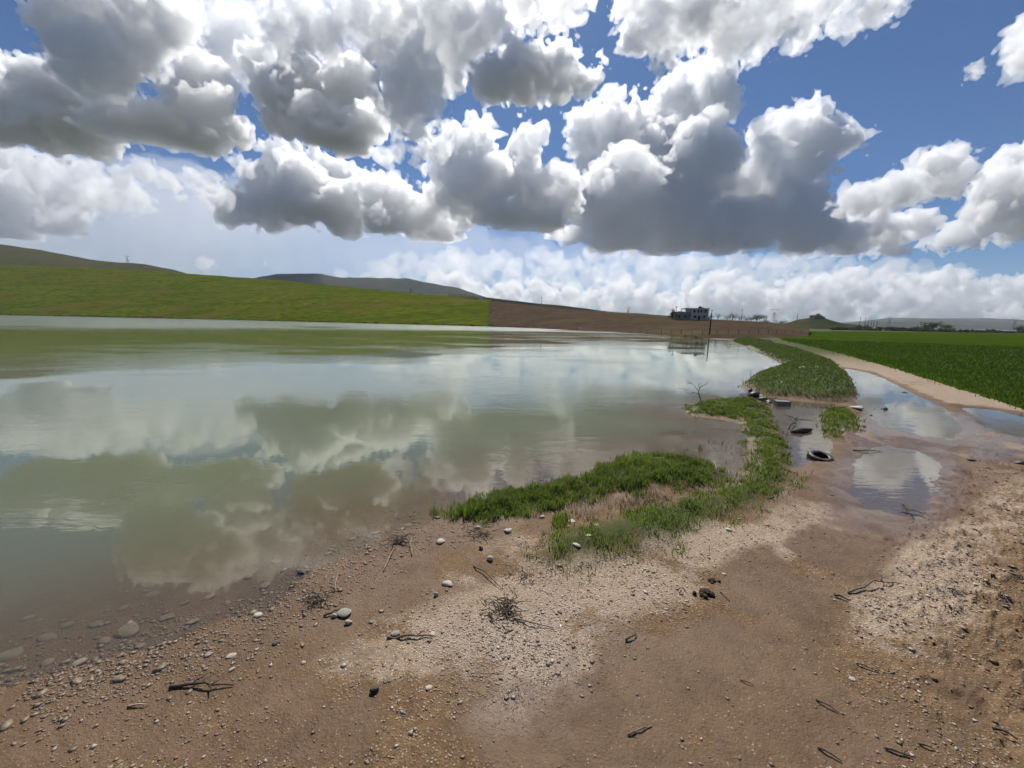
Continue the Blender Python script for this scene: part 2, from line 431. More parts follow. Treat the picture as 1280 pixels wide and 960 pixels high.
# ------------------------------------------------------------------ water
def water_mat(name, murky_deep, murky_shallow, ripple, far_ruffle):
    m, nt, bs, out = mat_new(name)
    nt.nodes.remove(bs)
    p = geo_pos(nt); murk = attr(nt, 'murk'); ruf = attr(nt, 'ruffle')
    px, py, pz = sep(nt, p)
    # small wind ripples, longer across the wind
    ps = comb(nt, px * .55, py * 1.6, 0.0)
    w1 = noise(nt, ps, 1.6, 3, .55, dist=.6); w2 = noise(nt, ps, 6.5, 2, .5)
    calm = noise(nt, comb(nt, px * .045, py * .09, 0.0), 1.0, 3, .6).ss(.42, .62)
    h = w1 * .7 + w2 * .3
    st = (calm * .6 + .025) * ripple + ruf * far_ruffle
    nrm = bump(nt, h, st, .05)
    gl = nt.nodes.new('ShaderNodeBsdfGlossy'); gl.distribution = 'GGX'
    gl.inputs['Color'].default_value = (.97, .985, .91, 1)
    lk(nt, (ruf * .16 + calm * .02 * ripple + .004), gl.inputs['Roughness'])
    nt.links.new(nrm, gl.inputs['Normal'])
    df = nt.nodes.new('ShaderNodeBsdfDiffuse')
    lk(nt, mixc(nt, murk.ss(.3, 1.0), murky_shallow, murky_deep), df.inputs['Color'])
    tr = nt.nodes.new('ShaderNodeBsdfTransparent'); tr.inputs['Color'].default_value = (.93, .92, .88, 1)
    body = nt.nodes.new('ShaderNodeMixShader'); lk(nt, murk, body.inputs[0]); nt.links.new(tr.outputs[0], body.inputs[1]); nt.links.new(df.outputs[0], body.inputs[2])
    gn = nt.nodes.new('ShaderNodeNewGeometry')           # Schlick reflectance, the same from above and below
    cs = vmath(nt, 'DOT_PRODUCT', X(nt, gn.outputs['Incoming']), X(nt, nrm)).f('ABSOLUTE')
    fr = ((1.0 - cs).mx(0.0) ** 5.0) * .93 + .07
    sh = nt.nodes.new('ShaderNodeMixShader'); lk(nt, fr, sh.inputs[0]); nt.links.new(body.outputs[0], sh.inputs[1]); nt.links.new(gl.outputs[0], sh.inputs[2])
    nt.links.new(sh.outputs[0], out.inputs['Surface'])
    return m
WATER = water_mat('turbid_lake_water', (.138, .150, .088), (.150, .116, .064), .5, .35)
POOLW = water_mat('puddle_water', (.15, .125, .095), (.16, .125, .09), .35, 0.0)

def sheet(name, P, z, res, margin, mat, kind, label, murk_k, keep):
    """level water sheet over polygon P (plus a margin), on a grid; the ground hides what lies too high"""
    lo = P.min(0) - margin; hi = P.max(0) + margin
    nx, ny = [max(3, int(v)) for v in np.minimum((hi - lo) / res, 160)]
    gx, gy = np.meshgrid(np.linspace(lo[0], hi[0], nx), np.linspace(lo[1], hi[1], ny))
    x = gx.ravel(); y = gy.ravel()
    zt = height(x, y)[0]
    F = grid_faces(ny, nx)
    sd = poly_sd(P, x, y)
    F = F[(sd[F].min(1) < keep)]
    used = np.unique(F); mp = np.full(len(x), -1); mp[used] = np.arange(len(used))
    me = mesh_np(name, np.stack([x, y, np.full(len(x), z)], 1)[used], mp[F])
    set_attr(me, 'murk', (1 - np.exp(-np.clip(z - zt, 0, 9) * murk_k))[used]); set_attr(me, 'ruffle', np.zeros(len(used)))
    return new_obj(name, me, mat, kind=kind, label=label)

def build_lake():
    az = np.arctan(np.concatenate([np.linspace(-3.2, -1.65, 30)[:-1], np.linspace(-1.65, .95, 380)]))
    r = np.exp(np.linspace(math.log(1.2), math.log(1400), 300))
    R, A = np.meshgrid(r, az, indexing='ij'); x = (R * np.sin(A)).ravel(); y = (R * np.cos(A)).ravel()
    z, wet, bank, ls, ps, cl = height(x, y)
    F = grid_faces(len(r), len(az))
    F = F[ls[F].min(1) < .5]
    used = np.unique(F); mp = np.full(len(x), -1); mp[used] = np.arange(len(used))
    me = mesh_np('lake', np.stack([x, y, np.zeros(len(x))], 1)[used], mp[F])
    dep = np.clip(-z, 0, 9)
    murk = 1 - np.exp(-dep * 7.0)
    sea = np.clip(-ls, 0, None)
    d = np.hypot(x, y)
    band = smooth(70, 150, d) * smooth(-.5, .15, fbm(x * .012, y * .03, 3, 77) + .35 * smooth(250, 60, np.abs(x + 120)) - .1 + .5 * smooth(140, 260, d))
    set_attr(me, 'murk', murk[used]); set_attr(me, 'ruffle', band[used])
    smooth_shade(me)
    return new_obj('lake', me, WATER, kind='structure', label='wide turbid grey-green lake mirroring the clouds')
build_lake()
sheet('pool', POOL, .0, .06, .5, POOLW, 'structure', 'shallow pool mirroring clouds between the grassy spit and the track', 9.0, .45)
for P, lb in zip(PUDDLES, PUDDLE_LABELS):
    sheet('puddle', P, .006, .06, .5, POOLW, 'structure', lb, 9.0, .45)
# ------------------------------------------------------------------ hills and far land
def interp(tab, x):
    t = np.array(tab, float); return np.interp(x, t[:, 0], t[:, 1])
def hill(name, mat, label, x0, x1, ncol, front, ridge, nrow=40, back=1.6, bulge=.0, rough=0.0, z0=.05, kind='structure', prof=1.0, drop=.6, seed=3, rs=60., rag=0.0):
    """slope from a front line (px -> depth) up to a ridge (px -> depth, skyline py), then down behind"""
    px = np.linspace(x0, x1, ncol)
    Yf = interp(front, px); ry = np.array([(a, b) for a, b, c in ridge]); sk = [(a, c) for a, b, c in ridge]
    Yr = interp(ry, px); py = interp(sk, px)
    t = np.concatenate([np.linspace(0, 1, nrow), 1 + np.linspace(0, back - 1, 10)[1:]])
    V = []
    dirs = np.array([ray(p, q) for p, q in zip(px, py)])
    kx = dirs[:, 0] / dirs[:, 1]
    zr = CAM_H + dirs[:, 2] / dirs[:, 1] * Yr
    for tt in t:
        Y = Yf + (Yr - Yf) * tt
        if tt <= 1: zz = z0 + (zr - z0) * (tt ** prof * (1 + bulge * math.sin(math.pi * tt)))
        else: zz = zr - (zr - z0) * drop * smooth(1, back, tt)
        x = kx * Y
        if rag: x = x + rag * fbm(Y / 14., Y * 0 + 3.3, 3, 31) * smooth(ncol - 6, ncol - 1, np.arange(ncol))
        if rough: zz = zz + rough * fbm(x / rs, Y / rs, 4, seed) * min(1, tt * 3)
        V.append(np.stack([x, Y, zz], 1))
    V = np.concatenate(V)
    me = mesh_np(name, V, grid_faces(len(t), ncol))
    set_attr(me, 'rise', np.repeat(t, ncol))
    smooth_shade(me)
    return new_obj(name, me, mat, kind=kind, label=label)

def field_mat(name, cols, scale, stretch, rowdir=None, rough=.9):
    m, nt, bs, out = mat_new(name)
    p = geo_pos(nt); x, y, z = sep(nt, p)
    q = comb(nt, x * stretch[0], y * stretch[1], z * stretch[2])
    n1 = noise(nt, q, scale, 6, .62); n2 = noise(nt, q, scale * 7, 5, .65); n3 = noise(nt, p, scale * .35, 4, .6)
    c = mixc(nt, n1.ss(.36, .64), cols[0], cols[1])
    c = mixc(nt, n2.ss(.42, .62) * .9, c, cols[2])
    c = mixc(nt, n3.ss(.5, .66) * .7, c, cols[3])
    lk(nt, c, bs.inputs['Base Color']); bs.inputs['Roughness'].default_value = rough; bs.inputs['Specular IOR Level'].default_value = 0.0
    nt.links.new(bump(nt, n2 + n1 * .5, .7, .5), bs.inputs['Normal'])
    return m
M_GREENHILL = field_mat('spring_pasture', ((.074, .100, .010), (.115, .132, .014), (.038, .055, .008), (.110, .088, .024)), .05, (.25, 1, 3))
M_PLOUGH = field_mat('ploughed_earth', ((.076, .052, .037), (.100, .069, .048), (.052, .039, .028), (.085, .074, .036)), .08, (.3, 1, 3))
M_UPLAND = field_mat('upland_grass', ((.052, .062, .022), (.072, .064, .034), (.036, .046, .018), (.064, .052, .034)), .008, (1, .3, 2))
M_MOUNT = field_mat('scrub_mountain', ((.038, .044, .036), (.055, .056, .046), (.028, .034, .030), (.066, .062, .052)), .0016, (1, .3, 2))
M_MOUND = field_mat('dark_scrub', ((.035, .045, .022), (.060, .062, .035), (.025, .032, .018), (.075, .068, .045)), .05, (1, .5, 2))

FS = [(a, b - 6) for a, b in FAR_SHORE]
hill('green_hill', M_GREENHILL, 'long sunlit green pasture hill beyond the lake at the left', -420, 617, 160, FS,
     [(-420, 900, 300), (0, 760, 331), (100, 720, 334), (220, 660, 341), (330, 600, 349), (470, 470, 362), (617, 350, 376)], nrow=60, rough=1.6, prof=1.05, rag=7.0)
hill('upland_hill', M_UPLAND, 'brownish green hill ridge behind the pasture at the far left', -420, 232, 90, [(-420, 900), (232, 700)],
     [(-420, 1500, 268), (-100, 1500, 296), (0, 1500, 306), (40, 1500, 311), (110, 1450, 324), (150, 1450, 328), (180, 1400, 330), (215, 1350, 337), (232, 1300, 342)], rough=5, rs=200., z0=50)
hill('ploughed_slope', M_PLOUGH, 'reddish brown ploughed slope rising behind the far shore to the house', 611, 1012, 110, [(611, 226.5), (615, 225), (720, 166), (830, 115), (880, 94), (930, 92), (1012, 118)],
     [(611, 350, 376.6), (615, 348, 376.4), (660, 325, 381), (700, 305, 385), (760, 270, 391), (830, 215, 397), (900, 200, 399.5), (960, 200, 402.5), (990, 200, 406), (1012, 190, 410)], nrow=50, rough=.35, z0=.02, prof=.9)
hill('mountain', M_MOUNT, 'blue-grey mountain ridge rising behind the green hill', 225, 720, 130, [(225, 2500), (720, 2500)],
     [(225, 5200, 352), (300, 5200, 349), (332, 5200, 345.5), (365, 5200, 343), (430, 5100, 346), (470, 5000, 347.5), (510, 5000, 351), (560, 4900, 361), (600, 4800, 371), (640, 4800, 380), (720, 4800, 392)], rough=70, rs=900., z0=40, seed=8)
hill('low_ridge', M_UPLAND, 'dim low ridge running behind the ploughed slope toward the house', 560, 900, 90, [(560, 700), (900, 700)],
     [(560, 1900, 366), (600, 1900, 371.5), (650, 1900, 376.5), (700, 1900, 382), (750, 1800, 388), (800, 1800, 392), (850, 1700, 397), (900, 1700, 401)], rough=8, rs=300., z0=8, seed=12)
hill('scrub_mound', M_MOUND, 'dark scrubby mound crowned by a small building on the right horizon', 955, 1085, 80, [(955, 560), (1085, 560)],
     [(955, 640, 406.5), (985, 640, 402.5), (1000, 640, 398.6), (1015, 640, 396.6), (1030, 640, 397), (1042, 640, 400.5), (1056, 640, 404.5), (1075, 640, 406), (1085, 640, 410)], rough=2.0, z0=1, nrow=20, seed=15)
hill('far_hills', M_MOUNT, 'pale hazy hills along the right horizon', 1030, 1700, 110, [(1030, 4000), (1700, 4000)],
     [(1030, 9000, 407.5), (1060, 9000, 404), (1100, 9000, 400), (1140, 9000, 398), (1180, 9000, 398.3), (1230, 9000, 399), (1280, 9000, 400.5), (1400, 9000, 401), (1700, 9000, 404)], rough=90, rs=1600., z0=10, seed=19)

# ------------------------------------------------------------------ crop field at the right
def crop_mat():
    return field_mat('young_wheat', ((.034, .060, .0055), (.046, .076, .007), (.026, .048, .005), (.056, .080, .011)), .12, (1, .5, 1))
def build_field():
    tanv = np.linspace(.40, 2.4, 120)
    r = np.exp(np.linspace(math.log(8), math.log(640), 130))
    A, R = np.meshgrid(np.arctan(tanv), r); x = (R * np.sin(A)).ravel(); y = (R * np.cos(A)).ravel()
    sd = poly_sd(FIELD, x, y) + fbm(x * .8, y * .8, 3, 61) * .22
    # pull vertices close to the border onto it so that the edge runs clean
    F = grid_faces(len(r), len(tanv)); F = F[sd[F].min(1) < .8]
    used = np.unique(F); mp = np.full(len(x), -1); mp[used] = np.arange(len(used))
    zt = height(x[used], y[used])[0]
    z = zt + .16 * smooth(.7, -.9, sd[used]) - .06
    me = mesh_np('crop_field', np.stack([x[used], y[used], z], 1), mp[F]); smooth_shade(me)
    return new_obj('crop_field', me, crop_mat(), kind='structure', label='deep green field of young crop right of the dirt track')
build_field()
# ------------------------------------------------------------------ grass made of single blades
def leaf_mat(name, c0, c1, c2, trans=.35):
    m, nt, bs, out = mat_new(name)
    v = attr(nt, 'tone'); tip = attr(nt, 'tip')
    c = mixc(nt, v.lin(0, .5), c0, c1); c = mixc(nt, v.lin(.5, 1), c, c2)
    c = mixc(nt, tip * .35, c, tuple(min(1, k * 1.5) for k in c2))
    lk(nt, c, bs.inputs['Base Color']); bs.inputs['Roughness'].default_value = .55; bs.inputs['Specular IOR Level'].default_value = .25
    t = nt.nodes.new('ShaderNodeBsdfTranslucent'); lk(nt, c, t.inputs['Color'])
    mx = nt.nodes.new('ShaderNodeMixShader'); mx.inputs[0].default_value = trans
    nt.links.new(bs.outputs[0], mx.inputs[1]); nt.links.new(t.outputs[0], mx.inputs[2]); nt.links.new(mx.outputs[0], out.inputs['Surface'])
    return m
M_GRASS = leaf_mat('bank_grass', (.080, .140, .018), (.130, .205, .026), (.215, .245, .050), .5)
M_DRY = leaf_mat('withered_grass', (.16, .13, .07), (.22, .18, .10), (.12, .13, .04), .25)
M_CROP = leaf_mat('crop_blades', (.034, .072, .007), (.048, .092, .009), (.070, .112, .016), .4)
M_WEED = leaf_mat('bank_weeds', (.058, .105, .018), (.088, .145, .024), (.145, .175, .045), .45)

def blades(name, x, y, z, h, w, mat, rng, lean=.35, **kw):
    n = len(x)
    a = rng.uniform(0, 2 * math.pi, n); b = a + rng.uniform(-.7, .7, n) + math.pi / 2
    ln = np.abs(rng.normal(0, lean, n)) * h
    dx, dy = np.cos(b) * ln, np.sin(b) * ln
    wx, wy = np.cos(a) * w * .5, np.sin(a) * w * .5
    V = np.empty((n, 5, 3))
    V[:, 0] = np.stack([x - wx, y - wy, z - .02], 1); V[:, 1] = np.stack([x + wx, y + wy, z - .02], 1)
    V[:, 2] = np.stack([x + wx * .8 + dx * .35, y + wy * .8 + dy * .35, z + h * .6], 1); V[:, 3] = np.stack([x - wx * .8 + dx * .35, y - wy * .8 + dy * .35, z + h * .6], 1)
    V[:, 4] = np.stack([x + dx, y + dy, z + h * rng.uniform(.85, 1.0, n)], 1)
    k = np.arange(n)[:, None] * 5
    F = np.concatenate([k + np.array([[0, 1, 2]]), k + np.array([[0, 2, 3]]), k + np.array([[3, 2, 4]])])
    me = mesh_np(name, V.reshape(-1, 3), F)
    tone = np.clip(rng.normal(.45, .22, n) + .5 * fbm(x * .9, y * .9, 2, 71), 0, 1)
    set_attr(me, 'tone', np.repeat(tone, 5)); set_attr(me, 'tip', np.tile([0, 0, .4, .4, 1.0], n))
    return new_obj(name, me, mat, **kw)

def scatter(P, n, rng, edge=.15, patchy=0.0, seed=0, margin=.35, grow=0.0):
    lo = P.min(0) - margin; hi = P.max(0) + margin
    x = rng.uniform(lo[0], hi[0], n); y = rng.uniform(lo[1], hi[1], n)
    d = poly_sd(P, x, y) + fbm(x * 2.3, y * 2.3, 3, 81 + seed) * edge * 2.6
    keep = d < edge * rng.uniform(-1, 1, n) * .8 + grow
    if patchy: keep &= fbm(x * 1.5, y * 1.5, 3, 91 + seed) + rng.uniform(-.25, .25, n) > patchy - .35
    return x[keep], y[keep]
grng = np.random.default_rng(21)
GRASS = [('lush grass fringe along the water at the middle of the shore', 40000, .10, .30, M_GRASS, .12),
         ('rounded grassy hump jutting into the lake', 32000, .10, .28, M_GRASS, .12),
         ('winding green grass spit curving between lake and pool', 220000, .06, .20, M_GRASS, .30),
         ('broad weedy green bank where the spit meets the track', 420000, .10, .30, M_WEED, .0),
         ('isolated green clump at the edge of the pool beside the track', 14000, .10, .24, M_GRASS, .1)]
for i, (P, (lb, n, h0, h1, mt, patchy)) in enumerate(zip(BANKS, GRASS)):
    x, y = scatter(P, n, grng, patchy=patchy, seed=i, edge=.2, grow=.08)
    z = height(x, y)[0]
    hh = grng.uniform(h0, h1, len(x)) * (.45 + .95 * smooth(-.35, .4, fbm(x * 3.4, y * 3.4, 3, 95)))
    d = np.hypot(x, y)
    blades('grass', x, y, z, hh * .52, np.maximum(.010, d * (.0017 if i == 3 else .0016)) * grng.uniform(.7, 1.4, len(x)), mt, grng, kind='stuff', label=lb, category='grass')
    print('GRASS', i, len(x))
    q = grng.random(len(x)) < .10
    blades('dry_grass', x[q], y[q], z[q], hh[q] * .75, np.maximum(.008, d[q] * .0014), M_DRY, grng, lean=.6, kind='stuff', label='withered straw mixed into the ' + lb)
# sparse withered grass and weeds on bare ground
SPARSE = [('sparse withered grass on the stony ground between the two grassy strips', [(740, 618), (800, 612), (880, 606), (930, 606), (900, 622), (840, 634), (780, 648), (720, 660), (700, 650)], 9000, M_DRY),
          ('thin straggling weeds at the foot of the grass spit near the sticks', [(640, 735), (690, 700), (740, 705), (800, 695), (860, 672), (920, 645), (990, 610), (1010, 590), (1000, 620), (930, 660), (860, 695), (780, 720), (700, 735)], 6500, M_WEED),
          ('thin weed stubble poking out of the mud flat in the inlet', [(850, 560), (890, 545), (935, 560), (930, 600), (880, 590)], 500, M_DRY),
          ('ragged green weeds along the margin of the crop field', [(1282, 525), (1200, 496), (1120, 468), (1050, 446), (1000, 434), (975, 426), (972, 422), (1005, 431), (1060, 443), (1130, 463), (1210, 489), (1285, 513)], 16000, M_WEED)]
for i, (lb, pts, n, mt) in enumerate(SPARSE):
    P = poly_px(pts); x, y = scatter(P, n, grng, patchy=.38, seed=10 + i)
    z = height(x, y)[0]; d = np.hypot(x, y)
    blades('grass', x, y, z, grng.uniform(.03, .13, len(x)), np.maximum(.008, d * .0014), mt, grng, lean=.7, kind='stuff', label=lb, category='grass')
# tuft of grass alone on the shore
x, y = scatter(poly_px([(684, 664), (690, 651), (705, 649), (712, 656), (706, 668), (692, 670)]), 2600, grng, edge=.05)
blades('grass_tuft', x, y, height(x, y)[0], grng.uniform(.07, .15, len(x)), np.full(len(x), .012), M_GRASS, grng, label='small round tuft of grass alone on the stony shore', cat='grass')
# reeds standing in the shallows
def reed_clump(px, py, n, h, label):
    c = gp(px, py)
    r = bpy.data.objects.new('reed_clump', None); r.location = (c[0], c[1], -.03); link(r, label=label, cat='reeds')
    for k in range(n):
        q = grng.normal(0, .05, 2)
        blades('stalk', q[:1], q[1:], np.zeros(1), grng.uniform(.5, 1, 1) * h, np.full(1, .014), M_DRY, grng, lean=.15, parent=r)
reed_clump(876, 562, 14, .22, 'short dark reed clump standing in the inlet shallows')
reed_clump(855, 566, 6, .26, 'few thin reed stalks left of the dark clump in the inlet')
reed_clump(938, 466, 5, .38, 'lone upright stalks at the water side of the weedy bank')

# crop blades, thinning with distance
def crop():
    n = 120000
    rr = np.exp(grng.uniform(math.log(9), math.log(120), n)); t = np.arctan(grng.uniform(.45, 2.3, n))
    x = rr * np.sin(t); y = rr * np.cos(t)
    sd = poly_sd(FIELD, x, y) + fbm(x * .8, y * .8, 3, 61) * .22
    k = sd < -.05 + .22 * grng.normal(size=n)
    x, y, sd = x[k], y[k], sd[k]; d = np.hypot(x, y)
    z = height(x, y)[0] + .10 * smooth(.5, -.9, sd) - .02
    blades('crop', x, y, z, grng.uniform(.10, .19, len(x)) * (1 + d * .002), np.maximum(.010, d * .0012), M_CROP, grng, lean=.4, kind='stuff', label='dense young green crop blades covering the field', category='crop')
    print('CROP', len(x))
crop()
# ------------------------------------------------------------------ small builders
orng = np.random.default_rng(77)
def empty(name, loc, rz=0.0, **kw):
    o = bpy.data.objects.new(name, None); o.location = loc; o.rotation_euler = (0, 0, rz); o.empty_display_size = .2
    return link(o, **kw)
class MB:
    """collects boxes and tubes into one mesh"""
    def __init__(s): s.v = []; s.f = []
    def box(s, x0, x1, y0, y1, z0, z1):
        k = len(s.v)
        s.v += [(x0, y0, z0), (x1, y0, z0), (x1, y1, z0), (x0, y1, z0), (x0, y0, z1), (x1, y0, z1), (x1, y1, z1), (x0, y1, z1)]
        s.f += [tuple(k + i for i in q) for q in ((3, 2, 1, 0), (4, 5, 6, 7), (0, 1, 5, 4), (1, 2, 6, 5), (2, 3, 7, 6), (3, 0, 4, 7))]
        return s
    def tube(s, pts, r, n=6, caps=True):
        pts = [Vector(p) for p in pts]; rr = r if isinstance(r, (list, tuple)) else [r] * len(pts)
        k = len(s.v); up = Vector((0.13, 0.21, 1)).normalized()
        for i, p in enumerate(pts):
            t = (pts[min(i + 1, len(pts) - 1)] - pts[max(i - 1, 0)]).normalized()
            a = t.cross(up); a = a.normalized() if a.length > 1e-4 else Vector((1, 0, 0)); b = t.cross(a)
            for j in range(n):
                an = 2 * math.pi * j / n
                s.v.append(tuple(p + (a * math.cos(an) + b * math.sin(an)) * rr[i]))
        for i in range(len(pts) - 1):
            for j in range(n):
                j2 = (j + 1) % n
                s.f.append((k + i * n + j, k + i * n + j2, k + (i + 1) * n + j2, k + (i + 1) * n + j))
        if caps:
            s.f.append(tuple(k + j for j in range(n))[::-1]); s.f.append(tuple(k + (len(pts) - 1) * n + j for j in range(n)))
        return s
    def build(s, name, mat, parent=None, smooth_=False, **kw):
        me = bpy.data.meshes.new(name); me.from_pydata(s.v, [], s.f); me.materials.append(mat)
        bm = bmesh.new(); bm.from_mesh(me); bmesh.ops.recalc_face_normals(bm, faces=bm.faces); bm.to_mesh(me); bm.free()
        if smooth_: smooth_shade(me)
        o = bpy.data.objects.new(name, me)
        return link(o, parent=parent, **kw)
def gz(x, y): return float(height(np.array([x]), np.array([y]))[0][0])
def on(px, py):
    """spot on the terrain seen at a frame position"""
    z = 0.05
    for _ in range(4):
        p = gp(px, py, z); z = gz(p[0], p[1])
    return Vector((p[0], p[1], z))
def px_size(p): return (np.dot(np.array(p) - np.array([0, 0, CAM_H]), c_f)) / FPX      # metres per frame pixel at p

# ------------------------------------------------------------------ stones
def stone_mat(name, c0, c1, rough=.8):
    m, nt, bs, out = mat_new(name)
    tc = nt.nodes.new('ShaderNodeTexCoord'); v = X(nt, tc.outputs['Object'])
    oi = nt.nodes.new('ShaderNodeObjectInfo')
    n = noise(nt, v, 9, 5, .65); n2 = noise(nt, v, 40, 3, .6)
    c = mixc(nt, n.ss(.3, .7), c0, c1); c = mixc(nt, n2.ss(.55, .75) * .5, c, tuple(k * .5 for k in c0))
    c = mixc(nt, X(nt, oi.outputs['Random']) * .3, c, c0)
    lk(nt, c, bs.inputs['Base Color']); bs.inputs['Roughness'].default_value = rough; bs.inputs['Specular IOR Level'].default_value = .4
    nt.links.new(bump(nt, n + n2 * .4, .5, .02), bs.inputs['Normal'])
    return m
M_PALE = stone_mat('pale_limestone', (.44, .37, .29), (.56, .50, .42))
M_GREY = stone_mat('grey_stone', (.24, .21, .18), (.36, .32, .27))
M_DARK = stone_mat('dark_wet_stone', (.045, .038, .034), (.085, .07, .06), .4)
M_WETST = stone_mat('wet_brown_stone', (.17, .13, .085), (.26, .20, .13), .45)
def rock_mesh(seed, sub=2, flat=.6, rough=.28):
    bm = bmesh.new(); bmesh.ops.create_icosphere(bm, subdivisions=sub, radius=.5)
    rg = np.random.default_rng(seed)
    ph = rg.uniform(0, 6, (4, 3)); cut = [(Vector(rg.normal(size=3)).normalized(), rg.uniform(.24, .40)) for _ in range(9)]
    for v in bm.verts:
        c = v.co.copy()
        for nrm, d in cut:                       # broken facets
            e = c.dot(nrm) - d
            if e > 0: c -= nrm * e * .85
        w = sum(math.sin(c[0] * 5 * (k + 1) + ph[k][0]) * math.sin(c[1] * 5 * (k + 1) + ph[k][1]) * math.sin(c[2] * 5 * (k + 1) + ph[k][2]) / (k + 1) for k in range(3))
        v.co = c * (1 + rough * w * .5); v.co.z *= flat
    me = bpy.data.meshes.new('stone'); bm.to_mesh(me); bm.free(); smooth_shade(me)
    return me
def stone(px, py, w, h, mat, label, group='stones on the shore', flat=None, sink=.25):
    p = on(px, py + h * .4); s = px_size(p)
    W = w * s; dep = W * orng.uniform(.6, .95)
    el = math.atan2(CAM_H, p.length)
    hz = max(.25 * W, min(W * .9, (h * s - dep * math.sin(el)) / max(.3, math.cos(el)) * 1.25)) if flat is None else flat * W
    me = rock_mesh(int(px * 7 + py), flat=1.0, rough=.3); me.materials.append(mat)
    o = new_obj('stone', me, label=label, cat='stone', group=group)
    o.location = (p.x, p.y, p.z + hz * (.5 - sink)); o.scale = (W, dep, hz); o.rotation_euler = (orng.uniform(-.15, .15), orng.uniform(-.15, .15), orng.uniform(-.5, .5))
    return o
for a in [
 (550, 674, 13, 10, M_PALE, 'cream coloured stone at the water edge below the grass fringe'),
 (560, 727, 17, 9, M_PALE, 'long pale grey stone lying in the damp mud left of the dead twigs'),
 (545, 741, 8, 9, M_PALE, 'small upright tan stone just below the long pale grey stone'),
 (635, 661, 14, 9, M_PALE, 'bright white stone under the lush grass fringe'),
 (612, 696, 10, 10, M_PALE, 'pale stone between the water edge stone and the lone grass tuft'),
 (601, 683, 7, 8, M_DARK, 'small dark stone standing beside a pale one on the shore'),
 (597, 658, 8, 6, M_PALE, 'little white stone close under the left end of the grass fringe'),
 (376, 713, 15, 10, M_DARK, 'dark wet stone breaking the water surface near the shore'),
 (331, 729, 15, 10, M_WETST, 'tan stone in the shallows left of the dark wet stone'),
 (323, 766, 11, 9, M_PALE, 'pale chunk of stone on the wet margin left of the driftwood'),
 (430, 763, 27, 11, M_GREY, 'largest grey stone among driftwood on the shore'),
 (418, 768, 8, 8, M_PALE, 'small white stone leaning on the largest grey stone'),
 (436, 776, 10, 9, M_PALE, 'pale stone just below the largest grey stone'),
 (464, 776, 7, 6, M_GREY, 'small grey stone right of the driftwood pile'),
 (494, 788, 17, 10, M_GREY, 'grey stone with a stick lying against it'),
 (541, 790, 8, 6, M_PALE, 'small pale stone at the right end of the lying stick'),
 (468, 859, 12, 14, M_DARK, 'dark stone with sunlit top standing alone in the near mud'),
 (482, 848, 10, 7, M_WETST, 'low brown stone just behind the lone dark stone'),
 (536, 858, 9, 5, M_PALE, 'flat pale chip in the mud at the near centre'),
 (260, 816, 10, 8, M_GREY, 'grey stone on the wet left shore below the shallows'),
 (290, 817, 12, 7, M_PALE, 'pale flat stone on the left shore beside a grey one'),
 (345, 802, 9, 7, M_DARK, 'black stone on the left shore among gravel'),
 (380, 826, 7, 6, M_PALE, 'small white pebble stone left of the lone dark stone'),
 (290, 835, 8, 6, M_PALE, 'pale pebble stone above the curved black twig'),
 (715, 650, 11, 5, M_PALE, 'flat white stone right of the lone grass tuft'),
 (745, 655, 8, 4, M_PALE, 'tiny flat white stone further right of the lone tuft'),
 (735, 668, 9, 5, M_PALE, 'small cream stone at the left end of the grass spit'),
 (722, 679, 13, 6, M_PALE, 'pale slab stone lying in the tip of the grass spit'),
 (911, 660, 11, 7, M_PALE, 'pale stone on the track side of the grass spit'),
 (677, 645, 9, 6, M_PALE, 'pale stone between grass fringe and lone tuft'),
 (1003, 459, 9, 4, M_PALE, 'left one of two white stones on the weedy bank'),
 (1022, 459, 6, 4, M_PALE, 'right one of two white stones on the weedy bank'),
 (1105, 511, 10, 7, M_DARK, 'largest of the black stones in a row at the long puddle'),
 (1093, 512, 6, 4, M_DARK, 'black stone at the left end of the row by the long puddle'),
 (1111, 514, 6, 4, M_DARK, 'small black stone touching the largest one by the long puddle'),
 (1130, 491, 9, 4, M_DARK, 'dark stone on the field side of the long puddle'),
 (1072, 508, 19, 6, M_PALE, 'flat white slab between the weedy bank and the long puddle'),
 (1089, 519, 4, 3, M_DARK, 'tiny dark stone below the row of black stones'),
 (1215, 574, 11, 4, M_DARK, 'dark clod stone at the wet right margin of the track'),
 (1277, 577, 18, 6, M_DARK, 'dark flat stone at the right edge of the picture on wet mud'),
 (905, 716, 6, 4, M_PALE, 'tiny pale stone by the dark dung'),
 (1065, 847, 9, 5, M_PALE, 'white chip on the brown mud at the lower right'),
]: stone(*a)
SUB = 'flat stones under the clear shallow water'
for px, py, w, h in [(85, 779, 20, 8), (62, 793, 24, 10), (120, 778, 20, 7), (160, 786, 34, 9), (14, 815, 26, 9), (100, 826, 20, 6), (155, 757, 14, 8), (262, 743, 16, 8), (310, 720, 14, 7), (210, 770, 20, 7),
                     (35, 770, 16, 7), (230, 752, 14, 6), (190, 742, 16, 7), (130, 800, 18, 7), (60, 826, 16, 6), (285, 752, 12, 6), (240, 775, 15, 6), (175, 806, 14, 6), (345, 700, 14, 7), (410, 690, 12, 6), (470, 664, 13, 6), (440, 672, 11, 5), (510, 655, 12, 5)]:
    stone(px, py, w, h, M_WETST, 'flat tan stone lying under the clear shallow water along the left shore', SUB, flat=.22, sink=.2)

